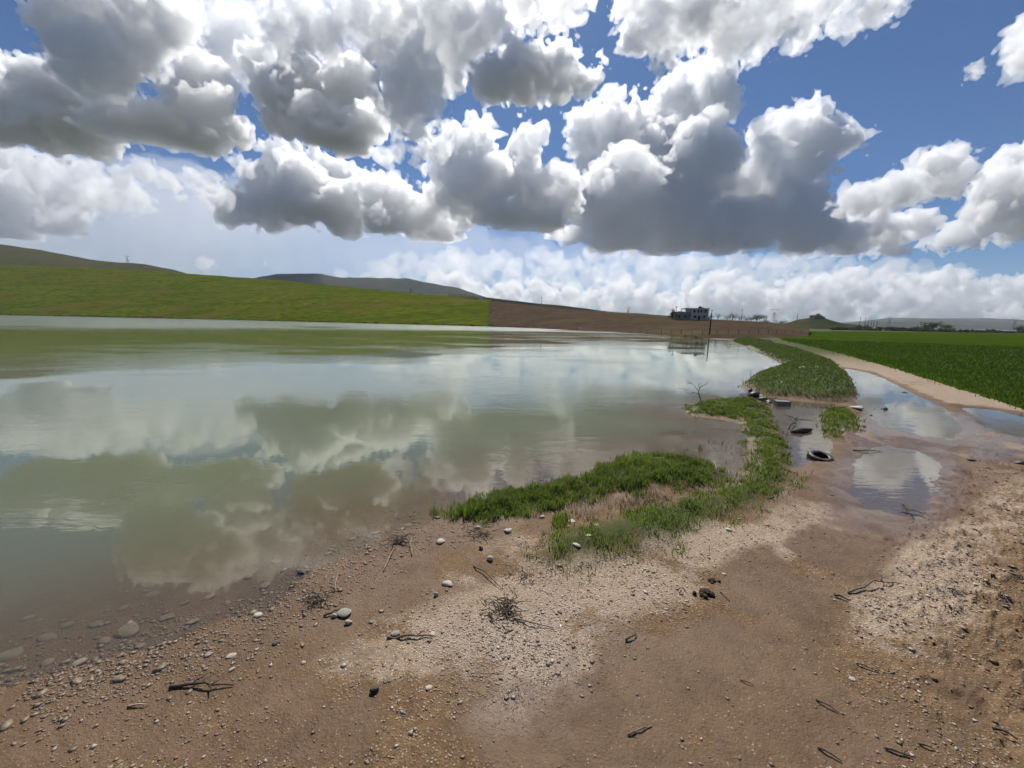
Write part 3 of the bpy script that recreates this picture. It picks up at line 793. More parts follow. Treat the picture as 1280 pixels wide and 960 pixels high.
# loose gravel: far too many to count
def gravel():
    n = 110000
    rr = np.exp(orng.uniform(math.log(2.0), math.log(13), n)); t = np.arctan(orng.uniform(-1.5, 1.6, n))
    x = rr * np.sin(t); y = rr * np.cos(t)
    z, wet, bank, ls, ps, clod = height(x, y)
    dens = smooth(-.25, .35, fbm(x * 1.1, y * 1.1, 3, 111)) * (1 - .9 * wet) + .06
    dens = dens + .55 * mask_blobs(x, y, PALE) + 1.3 * np.exp(-((ls - .25) / .45) ** 2) * (x < 1.5)
    k = (orng.random(n) < dens * .8 * (1 - .8 * wet * (ls > .8))) & (bank < .35) & (ps > .0) & (ls > -.9)
    x, y, z, wet = x[k], y[k], z[k], wet[k]; m = len(x); d = np.hypot(x, y)
    size = np.minimum(orng.lognormal(math.log(.0085), .5, m), .035) * (.7 + d * .08)
    base = np.array([(1, 0, 0), (-.9, .1, 0), (.1, 1, 0), (0, -1, .1), (.1, 0, .8), (0, 0, -.8)], float)
    F0 = np.array([(0, 2, 4), (2, 1, 4), (1, 3, 4), (3, 0, 4), (2, 0, 5), (1, 2, 5), (3, 1, 5), (0, 3, 5)])
    jit = orng.uniform(.55, 1.3, (m, 6, 1)); V = base[None] * jit
    an = orng.uniform(0, 6.28, m); ca, sa = np.cos(an), np.sin(an)
    Vx = V[:, :, 0] * ca[:, None] - V[:, :, 1] * sa[:, None] * .75; Vy = V[:, :, 0] * sa[:, None] + V[:, :, 1] * ca[:, None] * .75
    V = np.stack([Vx, Vy, V[:, :, 2] * .4], -1) * size[:, None, None] + np.stack([x, y, z + size * .12], 1)[:, None]
    me = mesh_np('gravel', V.reshape(-1, 3), (F0[None] + np.arange(m)[:, None, None] * 6).reshape(-1, 3))
    set_attr(me, 'tone', np.repeat(orng.random(m), 6)); set_attr(me, 'wet', np.repeat(wet, 6))
    mt, nt, bs, out = mat_new('mixed_gravel')
    v = attr(nt, 'tone'); w = attr(nt, 'wet')
    c = mixc(nt, v.lin(0, .35), (.16, .105, .07), (.27, .19, .13)); c = mixc(nt, v.lin(.35, .8), c, (.38, .29, .21)); c = mixc(nt, v.lin(.8, 1.0), c, (.56, .47, .37))
    c = mixc(nt, w * .5, c, (.12, .085, .06))
    lk(nt, c, bs.inputs['Base Color']); lk(nt, w.lin(0, 1, .8, .4), bs.inputs['Roughness'])
    new_obj('gravel', me, mt, kind='stuff', label='loose pale gravel scattered over the muddy shore')
    print('GRAVEL', m)
gravel()

# cobbles of the shallows at the left
def cobbles():
    lib = []
    for i in range(8):
        m = rock_mesh(700 + i, 1, .5, .45); v = np.empty(len(m.vertices) * 3); m.vertices.foreach_get('co', v)
        lib.append((v.reshape(-1, 3), np.array([p.vertices[:] for p in m.polygons]))); bpy.data.meshes.remove(m)
    n = 22000; rr = np.exp(orng.uniform(math.log(2.2), math.log(9), n)); t = np.arctan(orng.uniform(-1.7, .1, n)); x = rr * np.sin(t); y = rr * np.cos(t)
    z, wet, bank, ls, ps, cl = height(x, y)
    k = (orng.random(n) < .75 * np.exp(-((ls + .2) / .6) ** 2) * smooth(-.5, .3, fbm(x * 1.4, y * 1.4, 2, 141))) & (bank < .2)
    Vs, Fs, q = [], [], 0
    for i in np.nonzero(k)[0]:
        v, f = lib[i % 8]; s = min(.11, orng.lognormal(math.log(.028), .5)); a = orng.uniform(0, 6.28); R = np.array([[math.cos(a), -math.sin(a), 0], [math.sin(a), math.cos(a), 0], [0, 0, 1]])
        Vs.append((v * np.array([1.3, .9, .55]) * s) @ R.T + np.array([x[i], y[i], z[i] + s * .06])); Fs.append(f + q); q += len(v)
    me = mesh_np('cobbles', np.concatenate(Vs), np.concatenate(Fs)); smooth_shade(me)
    new_obj('cobbles', me, M_WETST, kind='stuff', label='small wet cobbles strewn along and under the left water edge'); print('COBBLES', len(Vs))
cobbles()

# ------------------------------------------------------------------ sticks and driftwood
M_STICK = simple_mat('weathered_wood', (.15, .112, .078), .85, .4, 30, bmp=.4)
M_BLACKST = simple_mat('sodden_wood', (.062, .048, .036), .75, .4, 30, bmp=.4)
M_STRAW = simple_mat('bleached_stalk', (.34, .27, .18), .8, .3, 30)
def crooked(a, b, n, wob, lift=0.0):
    a = Vector(a); b = Vector(b); L = (b - a).length; pts = []
    for i in range(n + 1):
        t = i / n; p = a.lerp(b, t)
        p += Vector(orng.normal(0, wob * L, 3)) * (1 if 0 < i < n else 0)
        p.z += lift * math.sin(math.pi * t)
        pts.append(p)
    return pts
def stick(p0, p1, r, mat, label, lift=.02, forks=0, name='stick', wob=.03):
    a = on(*p0); b = on(*p1); a.z += r; b.z += r
    mb = MB(); pts = crooked(a, b, 6, wob * .6, lift)
    mb.tube(pts, [r * (1 - .6 * i / 6) for i in range(7)], 5)
    L = (b - a).length
    for k in range(forks):
        q = pts[orng.integers(1, 6)]; dr = (b - a).normalized(); an = orng.choice([-1, 1]) * orng.uniform(.45, 1.0)
        dr = Vector((dr.x * math.cos(an) - dr.y * math.sin(an), dr.x * math.sin(an) + dr.y * math.cos(an), orng.uniform(0, .3)))
        e = q + dr * L * orng.uniform(.12, .34)
        e.z = max(e.z, gz(e.x, e.y) + r * .5)
        mb.tube(crooked(q, e, 3, .05), [r * .6, r * .5, r * .35, r * .2], 4)
    return mb.build(name, mat, smooth_=True, label=label, cat='stick', group='sticks washed up on the mud')
for a in [
 ((479, 715), (494, 683), .010, M_STRAW, 'pale dry stalk slanting at the water edge', .03, 2),
 ((515, 696), (513, 672), .008, M_STRAW, 'straight bleached stalk upright beside the slanting one', .05, 0),
 ((592, 707), (627, 737), .010, M_STICK, 'thin grey stick pointing down to the dead twig heap', .03, 0),
 ((484, 798), (541, 797), .014, M_STICK, 'brown stick lying level below the grey stones', .01, 1),
 ((405, 771), (432, 762), .012, M_BLACKST, 'dark sodden branch under the largest grey stone', .02, 2),
 ((417, 742), (424, 718), .008, M_STRAW, 'forked straw coloured stalk above the driftwood', .05, 3),
 ((632, 772), (692, 786), .009, M_STICK, 'long twig trailing right from the dead twig heap', .01, 1),
 ((212, 861), (292, 858), .014, M_BLACKST, 'curved black twig on the wet left foreground', .03, 3),
 ((160, 884), (186, 882), .010, M_STRAW, 'short pale splinter below the curved black twig', .01, 0),
 ((1060, 742), (1122, 730), .013, M_STICK, 'bent branch arching over pale mud at the lower right', .06, 2),
 ((1043, 745), (1060, 751), .014, M_BLACKST, 'short black stub left of the bent branch', .02, 1),
 ((1066, 563), (1110, 568), .016, M_STICK, 'forked stick floating on the brown puddle', .03, 3),
 ((1128, 632), (1142, 650), .016, M_BLACKST, 'black clump of rotten twigs at the foot of the brown puddle', .03, 5),
 ((1022, 935), (1052, 953), .010, M_STICK, 'straight twig in the mud at the bottom right', .01, 0),
 ((1020, 875), (1048, 892), .009, M_STICK, 'forked twig half buried in the brown mud', .015, 3),
 ((1105, 936), (1140, 948), .011, M_STICK, 'thick twig near the bottom edge at the right', .01, 1),
 ((1148, 930), (1168, 938), .009, M_STICK, 'short twig right of the thick one near the bottom edge', .01, 0),
 ((1240, 912), (1272, 926), .012, M_BLACKST, 'dark twig in the clods at the bottom right corner', .02, 2),
 ((1070, 830), (1098, 840), .008, M_STICK, 'thin twig lying on the smooth brown mud', .01, 1),
 ((782, 802), (796, 795), .011, M_BLACKST, 'small black twig at the edge of the glittering gravel', .02, 2),
 ((785, 920), (815, 908), .008, M_STICK, 'thin twig in the mud at the bottom centre', .01, 2),
 ((925, 850), (942, 858), .007, M_STICK, 'short dark twig on the faint film of water', .01, 0),
 ((900, 740), (912, 752), .007, M_STICK, 'little twig beside the dark dung', .01, 0),
 ((985, 538), (1000, 522), .020, M_BLACKST, 'forked dark branch sticking up from the pool', .10, 4),
 ((1018, 508), (1050, 512), .020, M_BLACKST, 'line of dark drift twigs between pool and weedy bank', .02, 6),
 ((1170, 520), (1190, 523), .015, M_BLACKST, 'dark twig at the far edge of the long puddle', .01, 1),
]: stick(*a)
# half-sunk log in the pool
mb = MB(); a = Vector(gp(990, 541)); b = Vector(gp(1014, 539)); a.z = .03; b.z = .05
mb.tube(crooked(a, b, 5, .02), [.05, .09, .10, .095, .08, .04], 9)
mb.build('log', M_BLACKST, smooth_=True, label='short black log half sunk in the pool', cat='log')
# heap of dead twigs
def twig_heap(px, py, n, L, mat, label, r=.006, up=.5, sp=.07):
    c = on(px, py); mb = MB()
    for k in range(n):
        an = orng.uniform(0, 6.28); l = L * orng.uniform(.4, 1.0)
        a = c + Vector(orng.normal(0, sp, 3)); a.z = c.z + abs(orng.normal(0, .03))
        b = a + Vector((math.cos(an), math.sin(an) * .8, orng.uniform(-.05, up))) * l
        b.z = max(b.z, gz(b.x, b.y) + .01)
        pts = crooked(a, b, 4, .05, .02); mb.tube(pts, [r, r * .9, r * .7, r * .5, r * .25], 4)
        if orng.random() < .6:
            q = pts[2]; e = q + Vector(orng.normal(0, .4, 3)) * l * .5; e.z = max(e.z, gz(e.x, e.y) + .01)
            mb.tube([q, q.lerp(e, .5) + Vector(orng.normal(0, .01, 3)), e], [r * .6, r * .4, r * .2], 4)
    return mb.build('twig_heap', mat, label=label, cat='twigs')
twig_heap(628, 765, 46, .22, M_STICK, 'dark heap of dead twigs on the shore below the grass spit', .007, .22, .08)
twig_heap(395, 752, 22, .22, M_STICK, 'spiky dry twigs caught behind the largest grey stone', .006, .6)
twig_heap(497, 678, 26, .24, M_STICK, 'scatter of broken stalks at the water line below the fringe', .007, .3)
twig_heap(655, 722, 18, .2, M_STICK, 'thin dry weed stems above the dark twig heap', .005, .5)
twig_heap(600, 668, 30, .25, M_STICK, 'litter of broken reed bits under the left end of the fringe', .006, .2)
# leafless sapling standing in the water
def sapling():
    b = Vector(gp(875, 508)); s = px_size(b); b.z = -.05
    t = empty('sapling', b, label='leafless crooked sapling standing in the lake at the tip of the spit', cat='sapling')
    loc = lambda px, py, dy=0: Vector(((px - 875) * s, dy, (508 - py) * s * 1.02 + .05))
    trunk = [Vector((0, 0, 0)), loc(876, 503), loc(874, 497), loc(871, 490), loc(873, 484), loc(875, 480)]
    MB().tube(trunk, [.022, .020, .018, .015, .011, .006], 6).build('trunk', M_BLACKST, t, True)
    for pts in ([(872, 492), (866, 491), (860, 489), (852, 488)], [(871, 489), (867, 483), (862, 479), (860, 477)], [(872, 486), (868, 480), (869, 477)], [(866, 491), (862, 493), (858, 491)], [(873, 484), (876, 481), (877, 478)], [(862, 479), (857, 480), (854, 479)]):
        dy = orng.uniform(-.15, .15)
        P = [loc(x, y, dy * i) for i, (x, y) in enumerate(pts)]
        mb = MB().tube(P, [.010 * (1 - .6 * i / len(P)) for i in range(len(P))], 5)
        for p in P[1:]:
            e = p + Vector(orng.normal(0, .04, 3)) + Vector((0, 0, .03)); mb.tube([p, e], [.006, .003], 4)
            e2 = e + Vector(orng.normal(0, .012, 3)); mb.tube([e, e2], [.010, .004], 5)
        mb.build('branch', M_BLACKST, t, True)
sapling()

# ------------------------------------------------------------------ half-sunk tyre
def tyre(px, py, wpx, label):
    p = gp(px, py); s = px_size(p); R = wpx * s / 2
    mt, nt, bs, out = mat_new('black_rubber'); bs.inputs['Roughness'].default_value = .5
    tcn = nt.nodes.new('ShaderNodeTexCoord'); nn_ = noise(nt, X(nt, tcn.outputs['Object']), 9, 5, .65)
    lk(nt, mixc(nt, nn_.ss(.45, .68), (.014, .014, .015), (.11, .085, .06)), bs.inputs['Base Color'])
    m2 = simple_mat('rubber_tread', (.014, .013, .013), .5, .3, 20)
    t = empty('tyre', (p[0], p[1], -.02), .5, label=label, cat='tyre')
    prof = [(.55, -.30), (.62, -.36), (.80, -.40), (.93, -.36), (1.0, -.24), (1.0, .24), (.93, .36), (.80, .40), (.62, .36), (.55, .30), (.70, .24), (.85, .2), (.85, -.2), (.70, -.24)]
    n = 40; V = []; F = []; q = len(prof)
    for i in range(n):
        a = 2 * math.pi * i / n
        for r, z in prof: V.append((r * R * math.cos(a), r * R * math.sin(a), z * R * 1.05))
    for i in range(n):
        for j in range(q):
            F.append((i * q + j, ((i + 1) % n) * q + j, ((i + 1) % n) * q + (j + 1) % q, i * q + (j + 1) % q))
    me = bpy.data.meshes.new('casing'); me.from_pydata(V, [], F); me.materials.append(mt); smooth_shade(me)
    body = new_obj('casing', me, parent=t); body.rotation_euler = (.20, -.12, 0); body.location = (0, 0, R * .06)
    mb = MB()
    for i in range(48):
        a = 2 * math.pi * i / 48; ca, sa = math.cos(a), math.sin(a)
        for z0, z1, sk in ((-.24, -.03, .05), (.03, .24, -.05)):
            a2 = a + sk; c2, s2 = math.cos(a2), math.sin(a2); k = len(mb.v); w = .035
            for (aa, zz) in ((a - w, z0), (a + w, z0), (a2 + w, z1), (a2 - w, z1)):
                mb.v.append((.985 * R * math.cos(aa), .985 * R * math.sin(aa), zz * R)); mb.v.append((1.03 * R * math.cos(aa), 1.03 * R * math.sin(aa), zz * R))
            mb.f += [(k + 1, k + 3, k + 5, k + 7), (k, k + 1, k + 7, k + 6), (k + 2, k + 3, k + 1, k), (k + 4, k + 5, k + 3, k + 2), (k + 6, k + 7, k + 5, k + 4)]
    tr = mb.build('tread', m2, t); tr.rotation_euler = body.rotation_euler; tr.location = body.location
tyre(1025, 573, 26, 'old black tyre lying half sunk at the edge of the pool')

# concrete block in the channel
mb = MB(); p = gp(977, 506); s = px_size(p)
w, d, h = 17 * s, .30, .24
mb.v = [(-w / 2, -d / 2, 0), (w / 2, -d / 2, 0), (w / 2 * .95, d / 2, 0), (-w / 2 * .9, d / 2, 0), (-w * .53, -d * .55, h), (w * .52, -d * .5, h * .92), (w * .48, d / 2, h * .95), (-w * .46, d * .5, h * 1.05)]
mb.f = [(3, 2, 1, 0), (4, 5, 6, 7), (0, 1, 5, 4), (1, 2, 6, 5), (2, 3, 7, 6), (3, 0, 4, 7)]
o = mb.build('concrete_block', stone_mat('old_concrete', (.16, .15, .135), (.30, .28, .25)), label='broken concrete block lying in the channel between spit and weedy bank', cat='block')
bv = o.modifiers.new('edge', 'BEVEL'); bv.width = .02; bv.segments = 2
o.location = (p[0], p[1], -.06)
# dark stony hollow of the bank by the channel
for k, (px, py, w, h) in enumerate([(945, 484, 16, 8), (955, 487, 12, 7), (964, 489, 10, 7), (938, 483, 9, 6)]):
    stone(px, py, w, h, M_DARK, 'dark mossy rock lining the hollow under the weedy bank by the channel', 'rocks at the channel mouth', flat=.6)

# dung pats
M_DUNG = simple_mat('dark_dung', (.040, .026, .017), .55, .5, 40, bmp=.8)
def dung(px, py, w, label, seed):
    p = on(px, py + 3); s = px_size(p)
    rg = np.random.default_rng(seed); bm = bmesh.new()
    for k in range(12):
        m = bmesh.ops.create_icosphere(bm, subdivisions=2, radius=w * s * rg.uniform(.12, .24))
        o = Vector((rg.normal(0, .22) * w * s, rg.normal(0, .2) * w * s, rg.uniform(.0, .12) * w * s))
        for v in m['verts']: v.co = v.co * rg.uniform(.9, 1.1) + o
    me = bpy.data.meshes.new('dung'); bm.to_mesh(me); bm.free(); me.materials.append(M_DUNG)
    o = new_obj('dung', me, label=label, cat='dung', group='dung on the track'); o.location = p
dung(880, 741, 20, 'larger dark lumpy dung heap on the track', 3)
dung(891, 723, 11, 'smaller dark dung lump just beyond the larger heap', 5)
# mud clods thrown up by wheels at the right
M_CLOD = simple_mat('mud_clod', (.17, .11, .07), .9, .35, 25, spec=.1, bmp=.6)
def clods():
    mb_v = []; fs = []
    lib = [rock_mesh(900 + i, 1, .6, .5) for i in range(6)]
    libd = []
    for m in lib:
        v = np.empty(len(m.vertices) * 3); m.vertices.foreach_get('co', v); f = np.array([p.vertices[:] for p in m.polygons]); libd.append((v.reshape(-1, 3), f)); bpy.data.meshes.remove(m)
    P = poly_px([(1160, 690), (1180, 600), (1240, 570), (1300, 590), (1400, 700), (1400, 960), (1200, 960), (1180, 830)])
    x, y = scatter(P, 15000, orng, edge=.3, patchy=.25, seed=31); z = height(x, y)[0]; k = 0
    for i in range(len(x)):
        v, f = libd[i % 6]; s = min(.085, orng.lognormal(math.log(.019), .55)); a = orng.uniform(0, 6.28)
        R = np.array([[math.cos(a), -math.sin(a), 0], [math.sin(a), math.cos(a), 0], [0, 0, 1]])
        mb_v.append((v * np.array([1.1, 1.0, .6]) * s) @ R.T + np.array([x[i], y[i], z[i] + s * .12])); fs.append(f + k); k += len(v)
    me = mesh_np('mud_clods', np.concatenate(mb_v), np.concatenate(fs)); smooth_shade(me)
    new_obj('mud_clods', me, M_CLOD, kind='stuff', label='churned mud clods along the right side of the track')
clods()
# ------------------------------------------------------------------ far buildings, poles, pylons and trees
M_WALL = simple_mat('grey_render', (.44, .42, .38), .9, .25, 1.2)
M_WALL2 = simple_mat('brown_stone_wall', (.28, .23, .19), .9, .3, 1.5)
M_SLAB = simple_mat('concrete_slab', (.34, .33, .31), .85, .2, 1.0)
M_DARKGLASS = simple_mat('dark_window', (.02, .022, .025), .15, .2, 1.0, spec=.6)
M_FRAME = simple_mat('window_frame', (.25, .24, .22), .7, .2, 4)
M_TANK = simple_mat('water_tank', (.05, .05, .055), .5, .2, 2)
M_POLE = simple_mat('creosote_pole', (.060, .045, .034), .85, .3, 3)
M_STEEL = simple_mat('galvanised_steel', (.16, .165, .17), .5, .15, 3)
M_WHITE = simple_mat('white_plaster', (.62, .61, .58), .8, .1, 1)
def slope_z(px, Y, name):
    """height of a hill sheet under a line of sight at depth Y"""
    o = bpy.data.objects[name]
    d = ray(px, 400); x = d[0] / d[1] * Y
    hit, loc, nrm, _ = o.ray_cast(Vector((x, Y, 2000)), Vector((0, 0, -1)))
    return Vector((x, Y, loc.z if hit else gz(x, Y)))
def part(root, name, mat, *boxes, parent=None, label=None):
    mb = MB()
    for b in boxes: mb.box(*b)
    return mb.build(name, mat, parent or root, label=label)
def windows(root, wall, spots, y):
    for (x, z, w, h) in spots:
        f = part(root, 'window', M_FRAME, (x - w / 2 - .08, x - w / 2, y - .06, y + .1, z - h / 2 - .08, z + h / 2 + .08), (x + w / 2, x + w / 2 + .08, y - .06, y + .1, z - h / 2 - .08, z + h / 2 + .08),
                 (x - w / 2, x + w / 2, y - .06, y + .1, z + h / 2, z + h / 2 + .08), (x - w / 2, x + w / 2, y - .1, y + .1, z - h / 2 - .08, z - h / 2))
        part(root, 'pane', M_DARKGLASS, (x - w / 2, x + w / 2, y - .02, y + .02, z - h / 2, z + h / 2), parent=f)
def house():
    Y = 188.0; p = slope_z(865, Y, 'ploughed_slope'); s = Y / FPX
    b = atd(865, 399.2, Y)
    r = empty('house', (p.x, p.y, b[2] - .2), -.12, label='grey two-storey flat-roofed house with open terrace on the brown slope', cat='house')
    X_ = lambda px: (px - 865) * s
    # main block, lower wing, terrace under a long roof slab
    part(r, 'wall', M_WALL, (X_(863), X_(883.5), 0, 8.5, -1.5, 5.35))
    part(r, 'wing_wall', M_WALL2, (X_(846.5), X_(863) - .01, .6, 8.0, -1.5, 2.9))
    part(r, 'roof', M_SLAB, (X_(857), X_(884.5), -.5, 8.9, 5.353, 5.63))
    part(r, 'terrace_floor', M_SLAB, (X_(846), X_(863) - .02, .3, 8.2, 2.903, 3.1))
    part(r, 'terrace_wall', M_WALL2, (X_(846.5), X_(863) - .02, .35, .55, 3.103, 3.75))
    part(r, 'post', M_SLAB, (X_(857.3), X_(857.9), .1, .35, 3.103, 5.35))
    part(r, 'post', M_SLAB, (X_(857.3), X_(857.9), 7.6, 7.85, 3.103, 5.35))
    part(r, 'stair_head', M_WALL, (X_(877), X_(881), 3.5, 6.5, 5.633, 6.2))
    mb = MB(); mb.tube([(X_(875.5), 3, 5.633), (X_(875.5), 3, 6.6)], .75, 14); mb.build('water_tank', M_TANK, r, True)
    windows(r, None, [(X_(867), 4.2, .9, 1.2), (X_(871.4), 4.2, .8, 1.2), (X_(874.8), 4.2, .8, 1.2), (X_(880), 4.2, .9, 1.2), (X_(868), 1.5, 1.0, 1.2), (X_(879), 1.5, 1.0, 1.2)], 0)
    windows(r, None, [(X_(850), 1.5, .9, 1.1), (X_(857), 1.5, .9, 1.1)], .6)
    d = part(r, 'door', M_POLE, (X_(873) - .5, X_(873) + .5, -.05, .02, -.2, 2.0)); part(r, 'handle', M_STEEL, (X_(873) + .35, X_(873) + .42, -.1, -.053, .95, 1.05), parent=d)
house()
# ruin on the mound, white farm building, low sheds
def mound_building():
    p = slope_z(1024, 636, 'scrub_mound'); s = 636 / FPX
    r = empty('ruined_building', (p.x, p.y, p.z - 1), .1, label='dark block-like building on top of the scrub mound', cat='building')
    part(r, 'wall', M_WALL2, (-9 * s * .8, 4 * s, 0, 9, -2, 5.6)); part(r, 'tower', M_WALL2, (-1.5 * s, 1.5 * s, 1, 5, 5.603, 8.2)); part(r, 'annex', M_WALL2, (4 * s + .01, 8 * s, 1, 8, -2, 3.8))
    windows(r, None, [(-6, 3, 1.2, 1.5), (-3, 3, 1.2, 1.5), (1.5, 3, 1.2, 1.5)], 0)
mound_building()
def small_house(px, py, Y, w, h, label, wall=M_WHITE):
    p = atd(px, py, Y)
    r = empty('farm_building', (p[0], p[1], p[2] - .3), orng.uniform(-.2, .2), label=label, cat='building')
    part(r, 'wall', wall, (-w / 2, w / 2, 0, w * .7, -2, h))
    mb = MB(); mb.v = [(-w * .54, -.3, h), (w * .54, -.3, h), (w * .54, w * .7 + .3, h), (-w * .54, w * .7 + .3, h), (-w * .54, w * .35, h * 1.35), (w * .54, w * .35, h * 1.35)]
    mb.f = [(0, 1, 5, 4), (2, 3, 4, 5), (0, 4, 3), (1, 2, 5), (3, 2, 1, 0)]; mb.build('roof', M_WALL2, r)
    windows(r, None, [(-w * .25, h * .55, w * .12, h * .3), (w * .2, h * .55, w * .12, h * .3)], 0)
small_house(601, 375.2, 1500, 16, 7, 'larger white farm building on the ridge above the field boundary')
small_house(607, 375.8, 1500, 9, 5, 'smaller white building right of the larger one on the ridge')
small_house(514, 365.5, 900, 4, 4, 'tiny grey hut on the crest of the green hill', M_WALL)
small_house(1152, 410.5, 900, 11, 6, 'pale farm building left of the tall tree clump on the right horizon')
# timber pole by the shore
def pole(px, py_top, py_base, Y, label, arm=False, name='utility_pole', r=.13, base=None):
    b = atd(px, py_base, Y); t = atd(px, py_top, Y); H = t[2] - b[2]
    o = empty(name, b, 0, label=label, cat='pole', group='utility poles on the far side')
    MB().tube([(0, 0, -1.0), (0, 0, H * .5), (0, 0, H)], [r * 1.2, r, r * .8], 8).build('shaft', M_POLE, o, True)
    if arm:
        a = MB().box(-.9, .9, -.06, .06, H - .55, H - .42).build('crossarm', M_POLE, o)
        for x in (-.75, 0, .75): MB().tube([(x, 0, H - .42), (x, 0, H - .12)], [.04, .06], 6).build('insulator', M_STEEL, a)
pole(886.4, 391, 421.5, 103, 'dark timber pole at the far shore mirrored in the lake', r=.16)
pole(844.5, 382.5, 397, 190, 'thin pole left of the grey house', True)
pole(889, 387, 399, 240, 'thin pole right of the grey house', True)
pole(926.5, 386.5, 401, 260, 'tall pole among bare trees right of the house', True)
pole(996, 392, 402, 500, 'slender pole left of the scrub mound', True, r=.3)
pole(677, 371, 384, 420, 'lone pole on the crest of the ploughed slope', True, r=.25)
for k, (px, t) in enumerate([(1073.5, 396.5), (1080, 397.5), (1084, 399.5), (1088, 400), (1091, 400.5), (1095, 401)]):
    pole(px, t, 411.5, 420, ['tallest and leftmost pole of the group on the right horizon', 'second pole from the left in the group on the right horizon', 'third pole from the left in the group on the right horizon',
         'third pole from the right in the group on the right horizon', 'second pole from the right in the group on the right horizon', 'rightmost pole of the group on the right horizon'][k], True, r=.2)
# lattice pylons
def pylon(px, py_top, py_base, Y, label, horns=True, rz=0.0):
    b = atd(px, py_base, Y); t = atd(px, py_top, Y); H = t[2] - b[2]; R = max(.12, Y * .00028)
    o = empty('pylon', b, rz, label=label, cat='pylon', group='lattice pylons on the horizon')
    w0, w1 = H * .13, H * .035; zt = H * .72
    for sx in (-1, 1):
        for sy in (-1, 1): MB().tube([(sx * w0, sy * w0, -2), (sx * w1, sy * w1, zt)], R, 4).build('leg', M_STEEL, o)
    mb = MB(); n = 6
    for i in range(n):
        a, c = i / n, (i + 1) / n; wa, wc = w0 + (w1 - w0) * a, w0 + (w1 - w0) * c
        for sy in (-1, 1):
            mb.tube([(-wa, sy * wa, zt * a), (wc, sy * wc, zt * c)], R * .6, 3); mb.tube([(wa, sy * wa, zt * a), (-wc, sy * wc, zt * c)], R * .6, 3)
    mb.build('bracing', M_STEEL, o)
    if horns:
        for sx in (-1, 1): MB().tube([(sx * w1, 0, zt), (sx * H * .17, 0, H * .93)], R, 4).build('arm', M_STEEL, o)
        MB().tube([(-H * .36, 0, H * .93), (H * .36, 0, H * .93)], R * 1.2, 4).build('crossarm', M_STEEL, o)
        for sx in (-1, 1): MB().tube([(sx * H * .2, 0, H * .93), (sx * H * .22, 0, H)], R, 4).build('peak', M_STEEL, o)
    else:
        MB().tube([(-w1, 0, zt), (0, 0, H), (w1, 0, zt)], R, 4).build('peak', M_STEEL, o)
        for z in (.70, .84): MB().tube([(-H * .16, 0, H * z), (H * .16, 0, H * z)], R, 4).build('crossarm', M_STEEL, o)
pylon(160, 319.5, 330.5, 1445, 'lattice pylon on the hill crest at the far left')
pylon(785, 383.5, 393, 1700, 'small faint pylon left of the house on the low ridge')
pylon(966.5, 385.5, 404.5, 620, 'tallest pylon, between the round dark tree and the scrub mound')
pylon(1110.5, 396.2, 408.5, 1000, 'forked pylon right of the row of poles on the right horizon')
pylon(1266.5, 397.5, 412, 1000, 'forked pylon at the far right end of the horizon')
pylon(513, 358.5, 366, 1500, 'tiny pylon above the green hill crest', False)
# fence along the foot of the ploughed slope
def fence():
    pts = [(722, 165, 0), (745, 150, 0), (768, 140, 0), (790, 132, 0), (810, 124, 0), (828, 117, 0), (841, 112, 0), (853, 107, 0), (866, 103, 0), (880, 99, 0), (898, 100, 0), (912, 102, 0), (925, 104, 0), (938, 107, 0), (950, 110, 0), (962, 114, 0), (973, 118, 0), (984, 122, 0), (994, 126, 0), (1004, 131, 0)]
    r = empty('wire_fence', (0, 100, 0), label='low wire fence with thin posts along the foot of the ploughed slope', cat='fence')
    tops = []
    for px, Y, _ in pts:
        q = slope_z(px, Y + 2, 'ploughed_slope'); h = orng.uniform(1.1, 1.5); ln = orng.normal(0, .05)
        MB().tube([(q.x, q.y - 100, q.z - .3), (q.x + ln, q.y - 100, q.z + h)], .06, 5).build('post', M_POLE, r); tops.append((q.x, q.y - 100, q.z))
    for z in (.45, .95): MB().tube([(x, y, zz + z) for x, y, zz in tops], .012, 3).build('wire', M_STEEL, r)
fence()

# ------------------------------------------------------------------ far trees
M_LEAF = leaf_mat('dark_foliage', (.026, .040, .014), (.040, .058, .018), (.060, .080, .025), .3)
M_TWIG = leaf_mat('spring_twigs', (.060, .055, .038), (.075, .075, .045), (.085, .095, .045), .3)
M_BARK = simple_mat('bark', (.06, .048, .038), .9, .3, 5)
def crown_mesh(rg, w, h, n, leaf, z0, lumpy=6):
    c = np.stack([rg.normal(0, .26 * w, lumpy), rg.normal(0, .26 * w, lumpy), z0 + h * rg.uniform(.25, .75, lumpy)], 1)
    k = rg.integers(0, lumpy, n); d = rg.normal(size=(n, 3)); d /= np.linalg.norm(d, axis=1)[:, None]
    P = c[k] + d * (rg.random(n) ** .5)[:, None] * np.array([w * .32, w * .32, h * .32])
    u = rg.normal(size=(n, 3)); u /= np.linalg.norm(u, axis=1)[:, None]; v = np.cross(u, rg.normal(size=(n, 3))); v /= np.linalg.norm(v, axis=1)[:, None]
    s = leaf * rg.uniform(.6, 1.4, n)[:, None]
    V = np.stack([P - u * s, P + v * s * .6, P + u * s, P - v * s * .6], 1).reshape(-1, 3)
    return V, np.arange(4 * n).reshape(-1, 4), np.repeat(rg.random(n), 4)
